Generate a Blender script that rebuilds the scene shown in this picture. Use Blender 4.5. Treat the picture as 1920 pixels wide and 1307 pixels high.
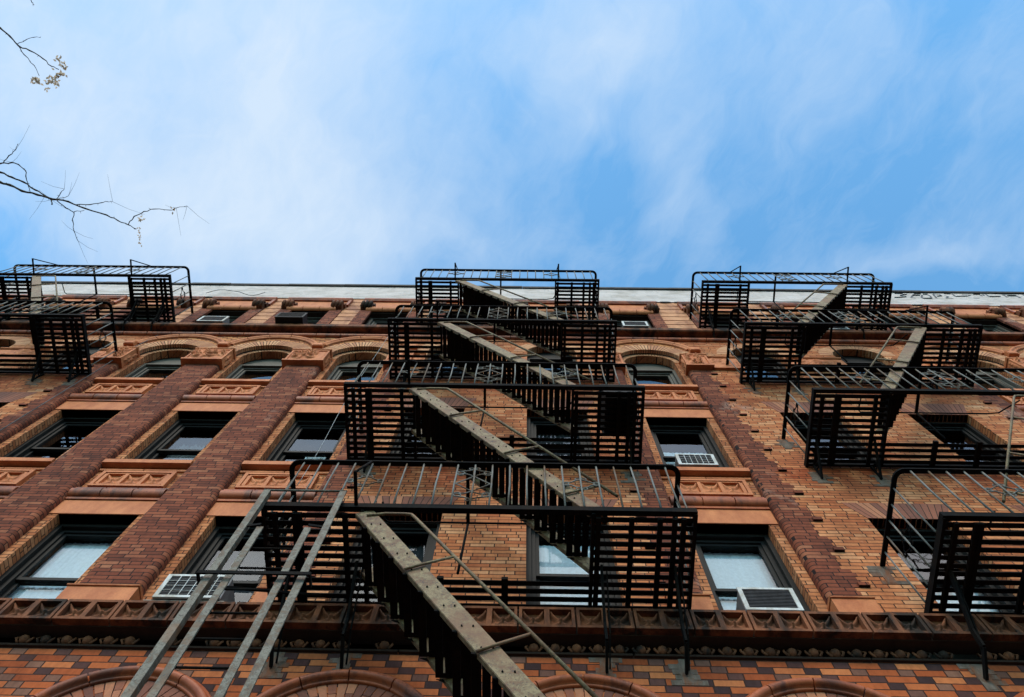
import bpy, math, random
from mathutils import Vector, Matrix
random.seed(7)
S = bpy.context.scene
for o in list(bpy.data.objects): bpy.data.objects.remove(o, do_unlink=True)
COL = S.collection
R = math.radians

# ------------------------------------------------------------------ camera
cam_d = bpy.data.cameras.new('camera')
cam = bpy.data.objects.new('camera', cam_d); COL.objects.link(cam)
yaw, pit, roll = R(-3.303), R(74.472), R(3.8695)
fh = Vector((math.sin(yaw), math.cos(yaw), 0)); rt = Vector((math.cos(yaw), -math.sin(yaw), 0))
F = fh*math.cos(pit) + Vector((0,0,1))*math.sin(pit)
U = -fh*math.sin(pit) + Vector((0,0,1))*math.cos(pit)
R2 = rt*math.cos(roll) + U*math.sin(roll); U2 = -rt*math.sin(roll) + U*math.cos(roll)
cam.matrix_world = Matrix(((R2.x,U2.x,-F.x,0),(R2.y,U2.y,-F.y,-4.5),(R2.z,U2.z,-F.z,1.6),(0,0,0,1)))
cam_d.sensor_fit = 'HORIZONTAL'; cam_d.sensor_width = 36; cam_d.lens = 1607.7/1920*36
cam_d.clip_start = 0.05; cam_d.clip_end = 2000
S.camera = cam
S.render.resolution_x = 1024; S.render.resolution_y = 697
S.view_settings.view_transform = 'Standard'; S.view_settings.look = 'None'
S.view_settings.exposure = EXPO = 0.75; S.view_settings.gamma = 1

# ------------------------------------------------------------------ node helper
class NT:
    def __init__(s, tree): s.t = tree; s.n = tree.nodes; s.l = tree.links
    def node(s, typ, **kw):
        n = s.n.new(typ)
        for k, v in kw.items(): setattr(n, k, v)
        return n
    def set(s, sock, v):
        if isinstance(v, bpy.types.NodeSocket): s.l.new(v, sock)
        elif v is not None: sock.default_value = v
    def m(s, op, a, b=None, c=None, clamp=False):
        n = s.node('ShaderNodeMath', operation=op, use_clamp=clamp)
        for i, v in enumerate((a, b, c)):
            if v is not None: s.set(n.inputs[i], v)
        return n.outputs[0]
    def xyz(s, x, y, z):
        n = s.node('ShaderNodeCombineXYZ')
        for i, v in enumerate((x, y, z)): s.set(n.inputs[i], v)
        return n.outputs[0]
    def sep(s, v):
        n = s.node('ShaderNodeSeparateXYZ'); s.l.new(v, n.inputs[0]); return n.outputs
    def noise(s, vec, scale, detail=3, rough=.55, dist=0.0, out=0):
        n = s.node('ShaderNodeTexNoise'); s.set(n.inputs['Vector'], vec)
        n.inputs['Scale'].default_value = scale; n.inputs['Detail'].default_value = detail
        n.inputs['Roughness'].default_value = rough; n.inputs['Distortion'].default_value = dist
        return n.outputs[out]
    def white(s, vec):
        n = s.node('ShaderNodeTexWhiteNoise'); n.noise_dimensions = '3D'; s.l.new(vec, n.inputs['Vector']); return n.outputs
    def ramp(s, fac, stops, interp='LINEAR'):
        n = s.node('ShaderNodeValToRGB'); s.l.new(fac, n.inputs[0]); e = n.color_ramp.elements
        n.color_ramp.interpolation = interp
        while len(e) < len(stops): e.new(0.5)
        for i, (p, c) in enumerate(stops):
            e[i].position = p; e[i].color = (*c, 1) if len(c) == 3 else c
        return n.outputs[0]
    def mix(s, fac, a, b, blend='MIX'):
        n = s.node('ShaderNodeMix', data_type='RGBA', blend_type=blend)
        s.set(n.inputs[0], fac)
        for i, v in ((6, a), (7, b)):
            if isinstance(v, tuple): v = (*v, 1) if len(v) == 3 else v
            s.set(n.inputs[i], v)
        return n.outputs[2]
    def mr(s, v, a, b, c=0.0, d=1.0):
        n = s.node('ShaderNodeMapRange'); s.l.new(v, n.inputs[0])
        for i, q in enumerate((a, b, c, d)): n.inputs[i+1].default_value = q
        return n.outputs[0]
    def bump(s, h, strength=.5, dist=.01):
        n = s.node('ShaderNodeBump'); s.l.new(h, n.inputs['Height'])
        n.inputs['Strength'].default_value = strength; n.inputs['Distance'].default_value = dist
        return n.outputs[0]

# ------------------------------------------------------------------ world: sky with thin cloud
SUN_EL, SUN_AZ = R(42), R(196)       # azimuth clockwise from +Y
w = bpy.data.worlds.new("World"); S.world = w; w.use_nodes = True
T = NT(w.node_tree); T.n.clear()
out = T.node('ShaderNodeOutputWorld'); bg = T.node('ShaderNodeBackground')
sky = T.node('ShaderNodeTexSky', sky_type='NISHITA'); sky.sun_disc = False
sky.sun_elevation = SUN_EL; sky.sun_rotation = SUN_AZ; sky.altitude = 0; sky.air_density = 1.0; sky.dust_density = .6; sky.ozone_density = 2.0
BANKS = [(-.46, .0, .34, .30, 0, .95), (-.66, .16, .10, .10, 0, -.5), (-.22, -.07, .15, .10, 0, .45), (-.27, .13, .16, .09, 0, .45), (.09, -.07, .10, .05, -30, .6), (.17, .05, .05, .10, -20, .55), (.60, -.07, .09, .12, 20, .5), (.50, .15, .16, .035, -20, .45), (.28, -.06, .08, .1, 0, .3), (.0, .15, .2, .04, 0, .15)]
tc = T.node('ShaderNodeTexCoord')
dx, dy, dz = T.sep(tc.outputs['Generated'])
dzc = T.m('MAXIMUM', dz, .12)
px, py = T.m('DIVIDE', dx, dzc), T.m('DIVIDE', dy, dzc)       # flat cloud layer overhead
# veil of thin cloud: a few broad banks plus soft turbulence
def bank(cx, cy, rx, ry, ang, amp):
    ca, sa = math.cos(R(ang)), math.sin(R(ang)); ux, uy = T.m('SUBTRACT', px_, cx), T.m('SUBTRACT', py_, cy)
    p_ = T.m('DIVIDE', T.m('ADD', T.m('MULTIPLY', ux, ca), T.m('MULTIPLY', uy, sa)), rx); q_ = T.m('DIVIDE', T.m('SUBTRACT', T.m('MULTIPLY', uy, ca), T.m('MULTIPLY', ux, sa)), ry)
    e = T.m('EXPONENT', T.m('MULTIPLY', T.m('ADD', T.m('MULTIPLY', p_, p_), T.m('MULTIPLY', q_, q_)), -1.0)); return T.m('MULTIPLY', e, amp)
wx_ = T.noise(T.xyz(px, py, 5.0), 3.0, 4, .6); wy_ = T.noise(T.xyz(px, py, 15.0), 3.0, 4, .6)
px_ = T.m('ADD', px, T.m('MULTIPLY', T.m('SUBTRACT', wx_, .5), .30)); py_ = T.m('ADD', py, T.m('MULTIPLY', T.m('SUBTRACT', wy_, .5), .30))
n1 = T.noise(T.xyz(T.m('MULTIPLY', px_, 1.0), T.m('MULTIPLY', py_, .7), 0.0), 4.2, 8, .6, .2)
n2 = T.noise(T.xyz(T.m('ADD', px, T.m('MULTIPLY', py, .5)), T.m('MULTIPLY', py, .45), 9.0), 9.0, 8, .62, .3)
n3 = T.noise(T.xyz(T.m('ADD', px_, T.m('MULTIPLY', py_, .7)), T.m('MULTIPLY', T.m('SUBTRACT', py_, px_), .35), 21.0), 26.0, 8, .68, .5)
dens = T.m('ADD', T.m('MULTIPLY', T.m('SUBTRACT', n1, .5), 1.15), T.m('ADD', T.m('MULTIPLY', T.m('SUBTRACT', n2, .5), .75), T.m('MULTIPLY', T.m('SUBTRACT', n3, .5), .38)))
for bk in BANKS: dens = T.m('ADD', dens, bank(*bk))
cl = T.mr(dens, .0, 1.15)
skyc = T.mix(1.0, sky.outputs[0], (.82, 1.36, 1.39), 'MULTIPLY')
CLOUD = (2.75, 3.3, 3.95)
bgcol = T.mix(T.m('MULTIPLY', cl, .93), skyc, CLOUD)
# added bright patch in the unseen sky behind the camera, to light the facade
front = T.m('MULTIPLY', T.mr(dy, -.30, -.68), T.m('MULTIPLY', T.mr(dz, .42, .66), T.mr(T.noise(T.xyz(px, py, 2.0), 1.2, 5, .6), .35, .6, .6, 1.0)))
bgcol = T.mix(front, bgcol, (21.5, 17.9, 14.3))
T.l.new(bgcol, bg.inputs[0]); bg.inputs[1].default_value = 0.15
T.l.new(bg.outputs[0], out.inputs[0])

sun_d = bpy.data.lights.new('sun', 'SUN'); sun = bpy.data.objects.new('sun', sun_d); COL.objects.link(sun)
sun_d.energy = .7; sun_d.angle = R(14); sun_d.color = (1.0, .89, .76)
sdir = Vector((math.sin(SUN_AZ)*math.cos(SUN_EL), math.cos(SUN_AZ)*math.cos(SUN_EL), math.sin(SUN_EL)))
sun.rotation_euler = sdir.to_track_quat('Z', 'Y').to_euler(); sun.location = sdir*40

# ------------------------------------------------------------------ materials
MAT = {}
def newmat(name):
    m = bpy.data.materials.new(name); m.use_nodes = True; t = NT(m.node_tree); t.n.clear()
    o = t.node('ShaderNodeOutputMaterial'); p = t.node('ShaderNodeBsdfPrincipled'); t.l.new(p.outputs[0], o.inputs[0])
    MAT[name] = m; return m, t, p, o
def posn(t): return t.node('ShaderNodeNewGeometry').outputs['Position']

def brick_mat(name, h, wid, stops, mortar, mw=.0125, header=None, jitter=.3, bumpy=.5, stain=.6, head_frac=.34, shift=None, vary=.25, runoff=False):
    m, t, p, o = newmat(name)
    P = posn(t); x, y, z = t.sep(P)
    u = t.m('ADD', x, y)
    wob = t.m('MULTIPLY', t.m('SUBTRACT', t.noise(P, 6, 2), .5), .006)
    zr = t.m('DIVIDE', t.m('ADD', z, wob), h)
    row = t.m('FLOOR', zr); fr = t.m('SUBTRACT', zr, row)
    if shift is None:
        wn = t.white(t.xyz(row, 3.1, 1.7))[0]
        off = t.m('ADD', t.m('MULTIPLY', t.m('MODULO', row, 2.0), .5), t.m('MULTIPLY', wn, jitter))
    else: off = t.m('MULTIPLY', row, shift)
    ur = t.m('ADD', t.m('DIVIDE', u, wid), off)
    col = t.m('FLOOR', ur); fu = t.m('SUBTRACT', ur, col)
    if header:
        ish = t.m('GREATER_THAN', fu, 1-head_frac)
        dist_h = t.m('ABSOLUTE', t.m('SUBTRACT', fu, 1-head_frac))
        du = t.m('MINIMUM', t.m('MINIMUM', fu, t.m('SUBTRACT', 1.0, fu)), dist_h)
    else:
        ish = 0.0
        # a bond with some half bricks
        half = t.m('GREATER_THAN', t.white(t.xyz(col, row, 8.3))[0], .72)
        dist_h = t.m('ADD', t.m('ABSOLUTE', t.m('SUBTRACT', fu, .5)), t.m('SUBTRACT', 1.0, half))
        du = t.m('MINIMUM', t.m('MINIMUM', fu, t.m('SUBTRACT', 1.0, fu)), dist_h)
        ish = t.m('MULTIPLY', half, t.m('GREATER_THAN', fu, .5))
    dz_ = t.m('MINIMUM', fr, t.m('SUBTRACT', 1.0, fr))
    dd = t.m('MINIMUM', t.m('MULTIPLY', du, wid), t.m('MULTIPLY', dz_, h))
    mort = t.m('SUBTRACT', 1.0, t.mr(dd, mw*.36, mw*.56))
    rnd = t.white(t.xyz(col, row, ish))
    clump = t.noise(P, .9, 2)
    val = t.m('ADD', t.m('MULTIPLY', rnd[0], 1-vary), t.m('MULTIPLY', clump, vary))
    c = t.ramp(val, stops)
    if header: c = t.mix(ish, c, t.ramp(rnd[0], header))
    fine = t.noise(t.xyz(t.m('MULTIPLY', x, 1.0), y, t.m('MULTIPLY', z, .35)), 26, 5, .7)
    c = t.mix(.55, c, t.ramp(fine, [(0.25, (.42, .40, .38)), (.55, (.95, .95, .95)), (.8, (1.2, 1.15, 1.05))]), 'MULTIPLY')
    st = t.noise(t.xyz(x, y, t.m('MULTIPLY', z, .45)), 1.6, 6, .65)
    c = t.mix(stain, c, t.ramp(st, [(.3, (.30, .25, .23)), (.5, (.88, .86, .85)), (.72, (1.15, 1.1, 1.02))]), 'MULTIPLY')
    pl_ = t.noise(t.xyz(x, y, t.m('MULTIPLY', z, .8)), .75, 7, .72); c = t.mix(t.m('MULTIPLY', t.mr(pl_, .60, .74), .55), c, (.52, .40, .32))
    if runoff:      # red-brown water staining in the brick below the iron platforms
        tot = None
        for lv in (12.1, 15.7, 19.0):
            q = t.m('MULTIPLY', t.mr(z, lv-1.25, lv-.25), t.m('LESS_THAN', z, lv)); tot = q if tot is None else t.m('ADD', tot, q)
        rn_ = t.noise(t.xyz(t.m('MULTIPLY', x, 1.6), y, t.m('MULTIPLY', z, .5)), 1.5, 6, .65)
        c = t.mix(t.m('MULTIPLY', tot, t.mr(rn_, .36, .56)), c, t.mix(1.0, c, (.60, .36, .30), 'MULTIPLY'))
    c = t.mix(mort, c, mortar)
    t.l.new(c, p.inputs['Base Color']); p.inputs['Roughness'].default_value = .9; p.inputs['Specular IOR Level'].default_value = .15
    hgt = t.m('ADD', t.m('SUBTRACT', 1.0, mort), t.m('MULTIPLY', fine, .4))
    t.l.new(t.bump(hgt, bumpy, .006), p.inputs['Normal'])
    return m
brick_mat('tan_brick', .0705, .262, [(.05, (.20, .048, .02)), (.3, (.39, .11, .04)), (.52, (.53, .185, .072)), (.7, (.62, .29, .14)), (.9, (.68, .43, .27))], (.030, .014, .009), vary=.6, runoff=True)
brick_mat('bay_brick', .0705, .262, [(0, (.26, .07, .028)), (.5, (.46, .16, .062)), (1, (.60, .27, .13))], (.035, .016, .010), vary=.4)
brick_mat('brown_brick', .0705, .235, [(0, (.085, .026, .015)), (.4, (.175, .044, .022)), (.72, (.25, .068, .033)), (.9, (.33, .125, .065)), (1, (.42, .2, .11))], (.014, .007, .006), vary=.3)
brick_mat('banded_brick', .0875, .39, [(0, (.25, .05, .016)), (.5, (.39, .092, .028)), (1, (.50, .165, .06))], (.03, .014, .01),
          header=[(0, (.04, .02, .02)), (.6, (.085, .035, .03)), (1, (.22, .10, .065))], shift=.31, vary=.15)
brick_mat('flecked_brick', .0705, .30, [(0, (.40, .14, .05)), (.5, (.52, .2, .072)), (1, (.60, .28, .12))], (.05, .022, .012),
          header=[(0, (.22, .07, .035)), (1, (.36, .12, .055))], shift=.37, vary=.2, mw=.010)

def plain(name, c1, c2, scale=6, rough=.7, bump=.25, stain=None, zs=.4, spec=.15, metal=0):
    m, t, p, o = newmat(name); P = posn(t); x, y, z = t.sep(P)
    v = t.xyz(x, y, t.m('MULTIPLY', z, zs))
    n = t.noise(v, scale, 6, .65)
    c = t.ramp(n, [(.3, c1), (.7, c2)])
    f = t.noise(P, scale*9, 4, .7)
    c = t.mix(.35, c, t.ramp(f, [(.3, (.6, .6, .6)), (.7, (1.2, 1.2, 1.2))]), 'MULTIPLY')
    if stain:
        s = t.noise(v, scale*.35, 7, .7, .6)
        c = t.mix(t.mr(s, .47, .60), c, stain)
    t.l.new(c, p.inputs['Base Color']); p.inputs['Roughness'].default_value = rough; p.inputs['Metallic'].default_value = metal
    if spec is not None: p.inputs['Specular IOR Level'].default_value = spec
    t.l.new(t.bump(f, bump, .004), p.inputs['Normal'])
    return m
plain('terracotta', (.34, .09, .032), (.56, .19, .072), 5, .62, .35, None)
plain('terracotta_glaze', (.23, .045, .013), (.40, .092, .028), 6, .5, .25, (.10, .025, .012), spec=.22)
plain('old_terracotta', (.06, .022, .012), (.27, .09, .038), 6, .8, .6, (.024, .015, .011))
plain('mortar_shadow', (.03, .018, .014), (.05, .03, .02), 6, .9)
plain('channel_stone', (.42, .165, .075), (.58, .28, .14), 4, .7, .4, (.24, .09, .045))
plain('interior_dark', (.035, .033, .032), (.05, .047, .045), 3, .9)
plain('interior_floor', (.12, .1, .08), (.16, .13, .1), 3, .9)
plain('frame_paint', (.007, .0065, .006), (.013, .012, .011), 9, .6, .15)
plain('frame_grey', (.06, .055, .047), (.09, .085, .07), 9, .55, .15)
plain('blind', (.56, .59, .64), (.68, .71, .75), 3, .8, .1, None, .1)
plain('curtain_dark', (.025, .025, .03), (.05, .05, .055), 4, .9)
plain('curtain_grey', (.10, .10, .10), (.18, .18, .18), 4, .9)
plain('iron_black', (.004, .004, .0045), (.007, .007, .007), 12, .8, .3, (.012, .008, .006), spec=.05)
plain('iron_skylit', (.10, .095, .09), (.19, .18, .16), 10, .6, .3, (.10, .06, .035))  # black iron with rust stains; its sky reflection is painted in as grey
plain('ac_white', (.46, .455, .45), (.60, .60, .595), 9, .5, .1, (.34, .31, .27))
plain('ac_grille', (.02, .02, .022), (.05, .05, .055), 20, .5, .2)
plain('ac_case', (.10, .10, .10), (.18, .18, .18), 8, .6, .2)
plain('wood_board', (.2, .17, .14), (.34, .3, .26), 14, .85, .4)
plain('black_plastic', (.006, .006, .007), (.012, .012, .012), 6, .6)
plain('cable_rubber', (.05, .05, .05), (.12, .12, .12), 6, .7)
plain('cable_pale', (.25, .25, .25), (.38, .38, .38), 6, .7)
plain('asphalt', (.04, .04, .042), (.06, .06, .06), 2, .9)
plain('pavement', (.07, .07, .07), (.10, .10, .095), 1.5, .9)
plain('roofing', (.05, .05, .05), (.08, .08, .08), 2, .9)
plain('bark', (.05, .04, .032), (.11, .09, .07), 20, .9, .6)
plain('paper', (.8, .82, .84), (.88, .89, .9), 5, .8)
plain('tar', (.02, .018, .017), (.07, .06, .055), 5, .8)
plain('graffiti_paint', (.05, .05, .06), (.12, .12, .13), 12, .7)
plain('putty', (.085, .058, .04), (.17, .13, .105), 18, .9, .6, (.16, .06, .03))

# weathered paint with rust for stringers and ladder
def rusty(name, base1, base2, rust, amt):
    m, t, p, o = newmat(name); P = posn(t)
    n = t.noise(P, 10, 10, .82, .3)
    c = t.ramp(n, [(.38, (.028, .018, .012)), (.43, rust), (.48, base1), (.53, base2), (.58, tuple(q*1.25 for q in base2)), (.63, base1), (.68, (.13, .12, .11))])
    k = t.noise(P, 48, 4, .8); c = t.mix(t.mr(k, .56, .62), c, (.03, .02, .014))
    v2 = t.noise(P, 2.3, 4, .6); c = t.mix(t.m('MULTIPLY', t.mr(v2, amt, amt+.12), .6), c, (.17, .075, .028))
    t.l.new(c, p.inputs['Base Color']); p.inputs['Roughness'].default_value = .7
    t.l.new(t.bump(n, .4, .004), p.inputs['Normal'])
rusty('stringer_paint', (.11, .062, .022), (.18, .122, .056), (.13, .048, .014), .52)
rusty('ladder_paint', (.062, .052, .036), (.12, .105, .08), (.10, .05, .018), .58)

m, t, p, o = newmat('leaf'); c = t.ramp(t.noise(posn(t), 30, 3), [(.3, (.40, .31, .2)), (.7, (.62, .53, .42))]); t.l.new(c, p.inputs['Base Color'])
tl = t.node('ShaderNodeBsdfTranslucent'); t.l.new(c, tl.inputs[0]); mx = t.node('ShaderNodeMixShader'); mx.inputs[0].default_value = .6; t.l.new(p.outputs[0], mx.inputs[1]); t.l.new(tl.outputs[0], mx.inputs[2]); t.l.new(mx.outputs[0], o.inputs[0])
# painted white parapet brick with dark open joints
m, t, p, o = newmat('white_parapet'); P = posn(t); x, y, z = t.sep(P)
wob = t.m('MULTIPLY', t.m('SUBTRACT', t.noise(P, 1.3, 4), .5), .12)
zr = t.m('DIVIDE', t.m('ADD', z, wob), .175); fr = t.m('FRACT', zr); row = t.m('FLOOR', zr)
line = t.m('SUBTRACT', 1.0, t.mr(t.m('MINIMUM', fr, t.m('SUBTRACT', 1.0, fr)), .06, .13))
seg = t.noise(t.xyz(t.m('MULTIPLY', x, 2.3), row, 0.0), 1.3, 3, .6)
dash = t.m('MULTIPLY', line, t.mr(seg, .50, .56))
c = t.ramp(t.noise(t.xyz(x, y, t.m('MULTIPLY', z, 2.0)), 1.4, 7, .6), [(.3, (.30, .25, .215)), (.5, (.45, .385, .365)), (.75, (.55, .475, .455))])
c = t.mix(t.m('MULTIPLY', dash, .8), c, (.16, .14, .12))
t.l.new(c, p.inputs['Base Color']); p.inputs['Roughness'].default_value = .8
t.l.new(t.bump(t.m('SUBTRACT', t.noise(P, 6, 5), dash), .6, .02), p.inputs['Normal'])

# glass sheet: reflects by angle, lets the rest through
m, t, p, o = newmat('glass'); t.n.remove(p)
fr_ = t.node('ShaderNodeFresnel'); fr_.inputs[0].default_value = 1.52
gl = t.node('ShaderNodeBsdfGlossy'); gl.inputs['Roughness'].default_value = .01; gl.inputs['Color'].default_value = (.95, .97, 1, 1)
nb = t.bump(t.noise(posn(t), 2.2, 2), .05, .02); t.l.new(nb, gl.inputs['Normal'])
tr = t.node('ShaderNodeBsdfTransparent'); tr.inputs[0].default_value = (.88, .92, .92, 1)
mx = t.node('ShaderNodeMixShader'); t.l.new(t.m('MULTIPLY', fr_.outputs[0], .9, clamp=True), mx.inputs[0])
t.l.new(tr.outputs[0], mx.inputs[1]); t.l.new(gl.outputs[0], mx.inputs[2]); t.l.new(mx.outputs[0], o.inputs[0])

# ------------------------------------------------------------------ mesh builder
class MB:
    def __init__(s): s.v = []; s.f = []; s.sm = []
    def add(s, vs, fs, smooth=False):
        b = len(s.v); s.v += [tuple(q) for q in vs]; s.f += [tuple(i+b for i in f) for f in fs]; s.sm += [smooth]*len(fs); return s
    def box(s, x0, x1, y0, y1, z0, z1):
        return s.add([(x0,y0,z0),(x1,y0,z0),(x1,y1,z0),(x0,y1,z0),(x0,y0,z1),(x1,y0,z1),(x1,y1,z1),(x0,y1,z1)],
              [(0,3,2,1),(4,5,6,7),(0,1,5,4),(1,2,6,5),(2,3,7,6),(3,0,4,7)])
    def quad(s, a, b, c, d): return s.add([a,b,c,d], [(0,1,2,3)])
    def prism(s, poly, y0, y1):   # poly [(x,z)] counter-clockwise seen from -y
        n = len(poly); vs = [(x,y0,z) for x,z in poly]+[(x,y1,z) for x,z in poly]
        fs = [tuple(range(n)), tuple(range(2*n-1, n-1, -1))]+[(i, i+n, (i+1)%n+n, (i+1)%n) for i in range(n)]
        return s.add(vs, fs)
    def beam(s, a, b, w, h, up=(0,0,1)):   # rectangular bar from a to b
        a, b = Vector(a), Vector(b); d = (b-a).normalized(); up = Vector(up)
        if abs(d.dot(up)) > .99: up = Vector((0,1,0))
        sx = d.cross(up).normalized(); sy = sx.cross(d).normalized()
        vs = [q+sx*i*w/2+sy*j*h/2 for q in (a, b) for i, j in ((-1,-1),(1,-1),(1,1),(-1,1))]
        return s.add(vs, [(0,1,2,3),(7,6,5,4),(0,4,5,1),(1,5,6,2),(2,6,7,3),(3,7,4,0)])
    def tube(s, pts, r, n=6, closed=False, caps=True):
        pts = [Vector(q) for q in pts]; N = len(pts); rs = r if isinstance(r, (list, tuple)) else [r]*N
        b = len(s.v); prev = None
        for i, q in enumerate(pts):
            d = (pts[min(i+1, N-1)]-pts[max(i-1, 0)])
            if d.length < 1e-9: d = Vector((0,0,1))
            d.normalize()
            if prev is None:
                up = Vector((0,0,1)) if abs(d.z) < .9 else Vector((0,1,0)); sx = d.cross(up).normalized()
            else: sx = (prev - d*prev.dot(d)).normalized()
            prev = sx; sy = d.cross(sx)
            for k in range(n):
                an = 2*math.pi*k/n; s.v.append(tuple(q+sx*math.cos(an)*rs[i]+sy*math.sin(an)*rs[i]))
        for i in range(N-1):
            for k in range(n):
                s.f.append((b+i*n+k, b+i*n+(k+1)%n, b+(i+1)*n+(k+1)%n, b+(i+1)*n+k)); s.sm.append(True)
        if caps:
            s.f.append(tuple(b+k for k in range(n))[::-1]); s.sm.append(False)
            s.f.append(tuple(b+(N-1)*n+k for k in range(n))); s.sm.append(False)
        return s
    def sweepx(s, prof, x0, x1, tile=None, gap=.013, smooth=True):   # prof [(y,z)] swept along x, end caps
        xs = [(x0, x1)]
        if tile:
            k = max(1, round((x1-x0)/tile)); L = (x1-x0)/k; xs = [(x0+i*L+gap/2, x0+(i+1)*L-gap/2) for i in range(k)]
        n = len(prof)
        for a, b in xs:
            s.add([(a,y,z) for y,z in prof]+[(b,y,z) for y,z in prof], [(i, i+1, i+1+n, i+n) for i in range(n-1)], smooth)
            s.add([(a,y,z) for y,z in prof]+[(b,y,z) for y,z in prof], [tuple(range(n-1,-1,-1)), tuple(range(n, 2*n))])
        return s
    def sweeparc(s, prof, xc, zc, a0, a1, tile=None, gap=.012, step=R(4)):   # prof [(r,y)]
        L = a1-a0; R_ = sum(q[0] for q in prof)/len(prof)
        k = max(1, round(L*R_/tile)) if tile else 1
        for i in range(k):
            b0 = a0+L*i/k+gap/2/R_; b1 = a0+L*(i+1)/k-gap/2/R_; m = max(1, int((b1-b0)/step)+1); n = len(prof)
            vs = []
            for j in range(m+1):
                an = b0+(b1-b0)*j/m
                vs += [(xc+r*math.cos(an), y, zc+r*math.sin(an)) for r, y in prof]
            fs = [(j*n+q, j*n+q+1, (j+1)*n+q+1, (j+1)*n+q) for j in range(m) for q in range(n-1)]
            s.add(vs, fs, True); s.add(vs[:n]+vs[-n:], [tuple(range(n)), tuple(range(2*n-1, n-1, -1))])
        return s
    def build(s, name, mat, parent=None, recalc=True):
        me = bpy.data.meshes.new(name); me.from_pydata(s.v, [], s.f)
        me.polygons.foreach_set('use_smooth', s.sm)
        me.materials.append(MAT[mat] if isinstance(mat, str) else mat)
        if recalc:
            import bmesh
            bm = bmesh.new(); bm.from_mesh(me); bmesh.ops.recalc_face_normals(bm, faces=bm.faces); bm.to_mesh(me); bm.free()
        o = bpy.data.objects.new(name, me); COL.objects.link(o)
        if parent: o.parent = parent
        return o
def tag(o, label=None, cat=None, group=None, kind=None):
    for k, v in (('label', label), ('category', cat), ('group', group), ('kind', kind)):
        if v: o[k] = v
    return o
def empty(name, loc=(0,0,0)):
    o = bpy.data.objects.new(name, None); o.empty_display_size = .2; COL.objects.link(o); o.location = loc; return o
def settle(root):       # children were written in world coordinates: shift them under the root's own place
    bpy.context.view_layer.update()
    L = Vector(root.location)
    for ch in root.children: ch.location = ch.location - L

# ------------------------------------------------------------------ numbers of the facade
X0, X1 = -17.2, 17.1
BAYS = [-16.0, -14.15, -12.3, -6.825, -4.975, -3.125, 2.365, 8.475, 10.325, 12.175]
HJ, HW, RY = .59, .478, .10           # half junction width, half window, depth of bay recess
SECT = [(-17.2, -16.59, ()), (-11.71, -7.415, (-10.505, -8.595)), (-2.535, 1.775, (-1.405, .505)), (2.955, 7.885, (4.44, 6.42)), (12.765, 17.1, (13.98, 15.89))]
SW = .47
GROUPS = [BAYS[0:3], BAYS[3:6], BAYS[6:7], BAYS[7:10]]
F3 = (8.56, 10.68); F4 = (12.13, 14.25); F5S, F5C = 15.68, 17.26
bld = empty('apartment_building', (0, .6, 0))
tag(bld, 'tall old tenement of orange and brown brick with terracotta bands and white parapet', 'building')
B = bld

def cell(mb, x0, x1, z0, z1, y, hole=None, depth=.14):
    """flat wall piece facing -y with an optional rectangular or arched opening and its reveals"""
    q = lambda a, b, c, d: mb.quad((a,y,c),(b,y,c),(b,y,d),(a,y,d)) if b-a > 1e-4 and d-c > 1e-4 else None
    if not hole: q(x0, x1, z0, z1); return
    kind, hx0, hx1, hz0, hz1 = hole
    q(x0, x1, z0, hz0); q(x0, hx0, hz0, z1); q(hx1, x1, hz0, z1)
    yb = y+depth
    mb.quad((hx0,y,hz0),(hx0,yb,hz0),(hx0,yb,hz1),(hx0,y,hz1)); mb.quad((hx1,y,hz0),(hx1,y,hz1),(hx1,yb,hz1),(hx1,yb,hz0))
    mb.quad((hx0,y,hz0),(hx1,y,hz0),(hx1,yb,hz0),(hx0,yb,hz0))
    if kind == 'rect':
        q(hx0, hx1, hz1, z1); mb.quad((hx0,y,hz1),(hx0,yb,hz1),(hx1,yb,hz1),(hx1,y,hz1))
    else:
        xc = (hx0+hx1)/2; r = (hx1-hx0)/2; N = 24
        pts = [(xc-r*math.cos(math.pi*i/N), hz1+r*math.sin(math.pi*i/N)) for i in range(N+1)]
        for (xa, za), (xb, zb) in zip(pts, pts[1:]):
            mb.quad((xa,y,za),(xb,y,zb),(xb,y,z1),(xa,y,z1)); mb.quad((xa,y,za),(xa,yb,za),(xb,yb,zb),(xb,y,zb))

# ---- upper walls (floors three to five), arch wall
for gi, g in enumerate(GROUPS):
    mb = MB()
    for xc in g:
        a, b = xc-HJ-.01, xc+HJ+.01
        cell(mb, a, b, 8.3, 11.5, RY, ('rect', xc-HW, xc+HW, *F3)); cell(mb, a, b, 11.5, 15.0, RY, ('rect', xc-HW, xc+HW, *F4))
        cell(mb, a, b, 15.0, 17.86, RY, ('arch', xc-HW, xc+HW, F5S, F5C))
    mb.build('bay_wall', 'bay_brick', B)
    mb = MB()
    L, Rr = g[0]-HJ, g[-1]+HJ; cuts = [L]+[(p_+q_)/2 for p_, q_ in zip(g, g[1:])]+[Rr]
    for i, xc in enumerate(g):
        x0, x1 = cuts[i], cuts[i+1]; r = .585; N = 30
        pts = [(xc-r*math.cos(math.pi*k/N), F5C+r*math.sin(math.pi*k/N)) for k in range(N+1)]
        mb.quad((x0,0,F5C),(xc-r,0,F5C),(xc-r,0,18.5),(x0,0,18.5)); mb.quad((xc+r,0,F5C),(x1,0,F5C),(x1,0,18.5),(xc+r,0,18.5))
        for (xa, za), (xb, zb) in zip(pts, pts[1:]): mb.quad((xa,0,za),(xb,0,zb),(xb,0,18.5),(xa,0,18.5))
    mb.build('arch_wall', 'flecked_brick', B)
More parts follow.
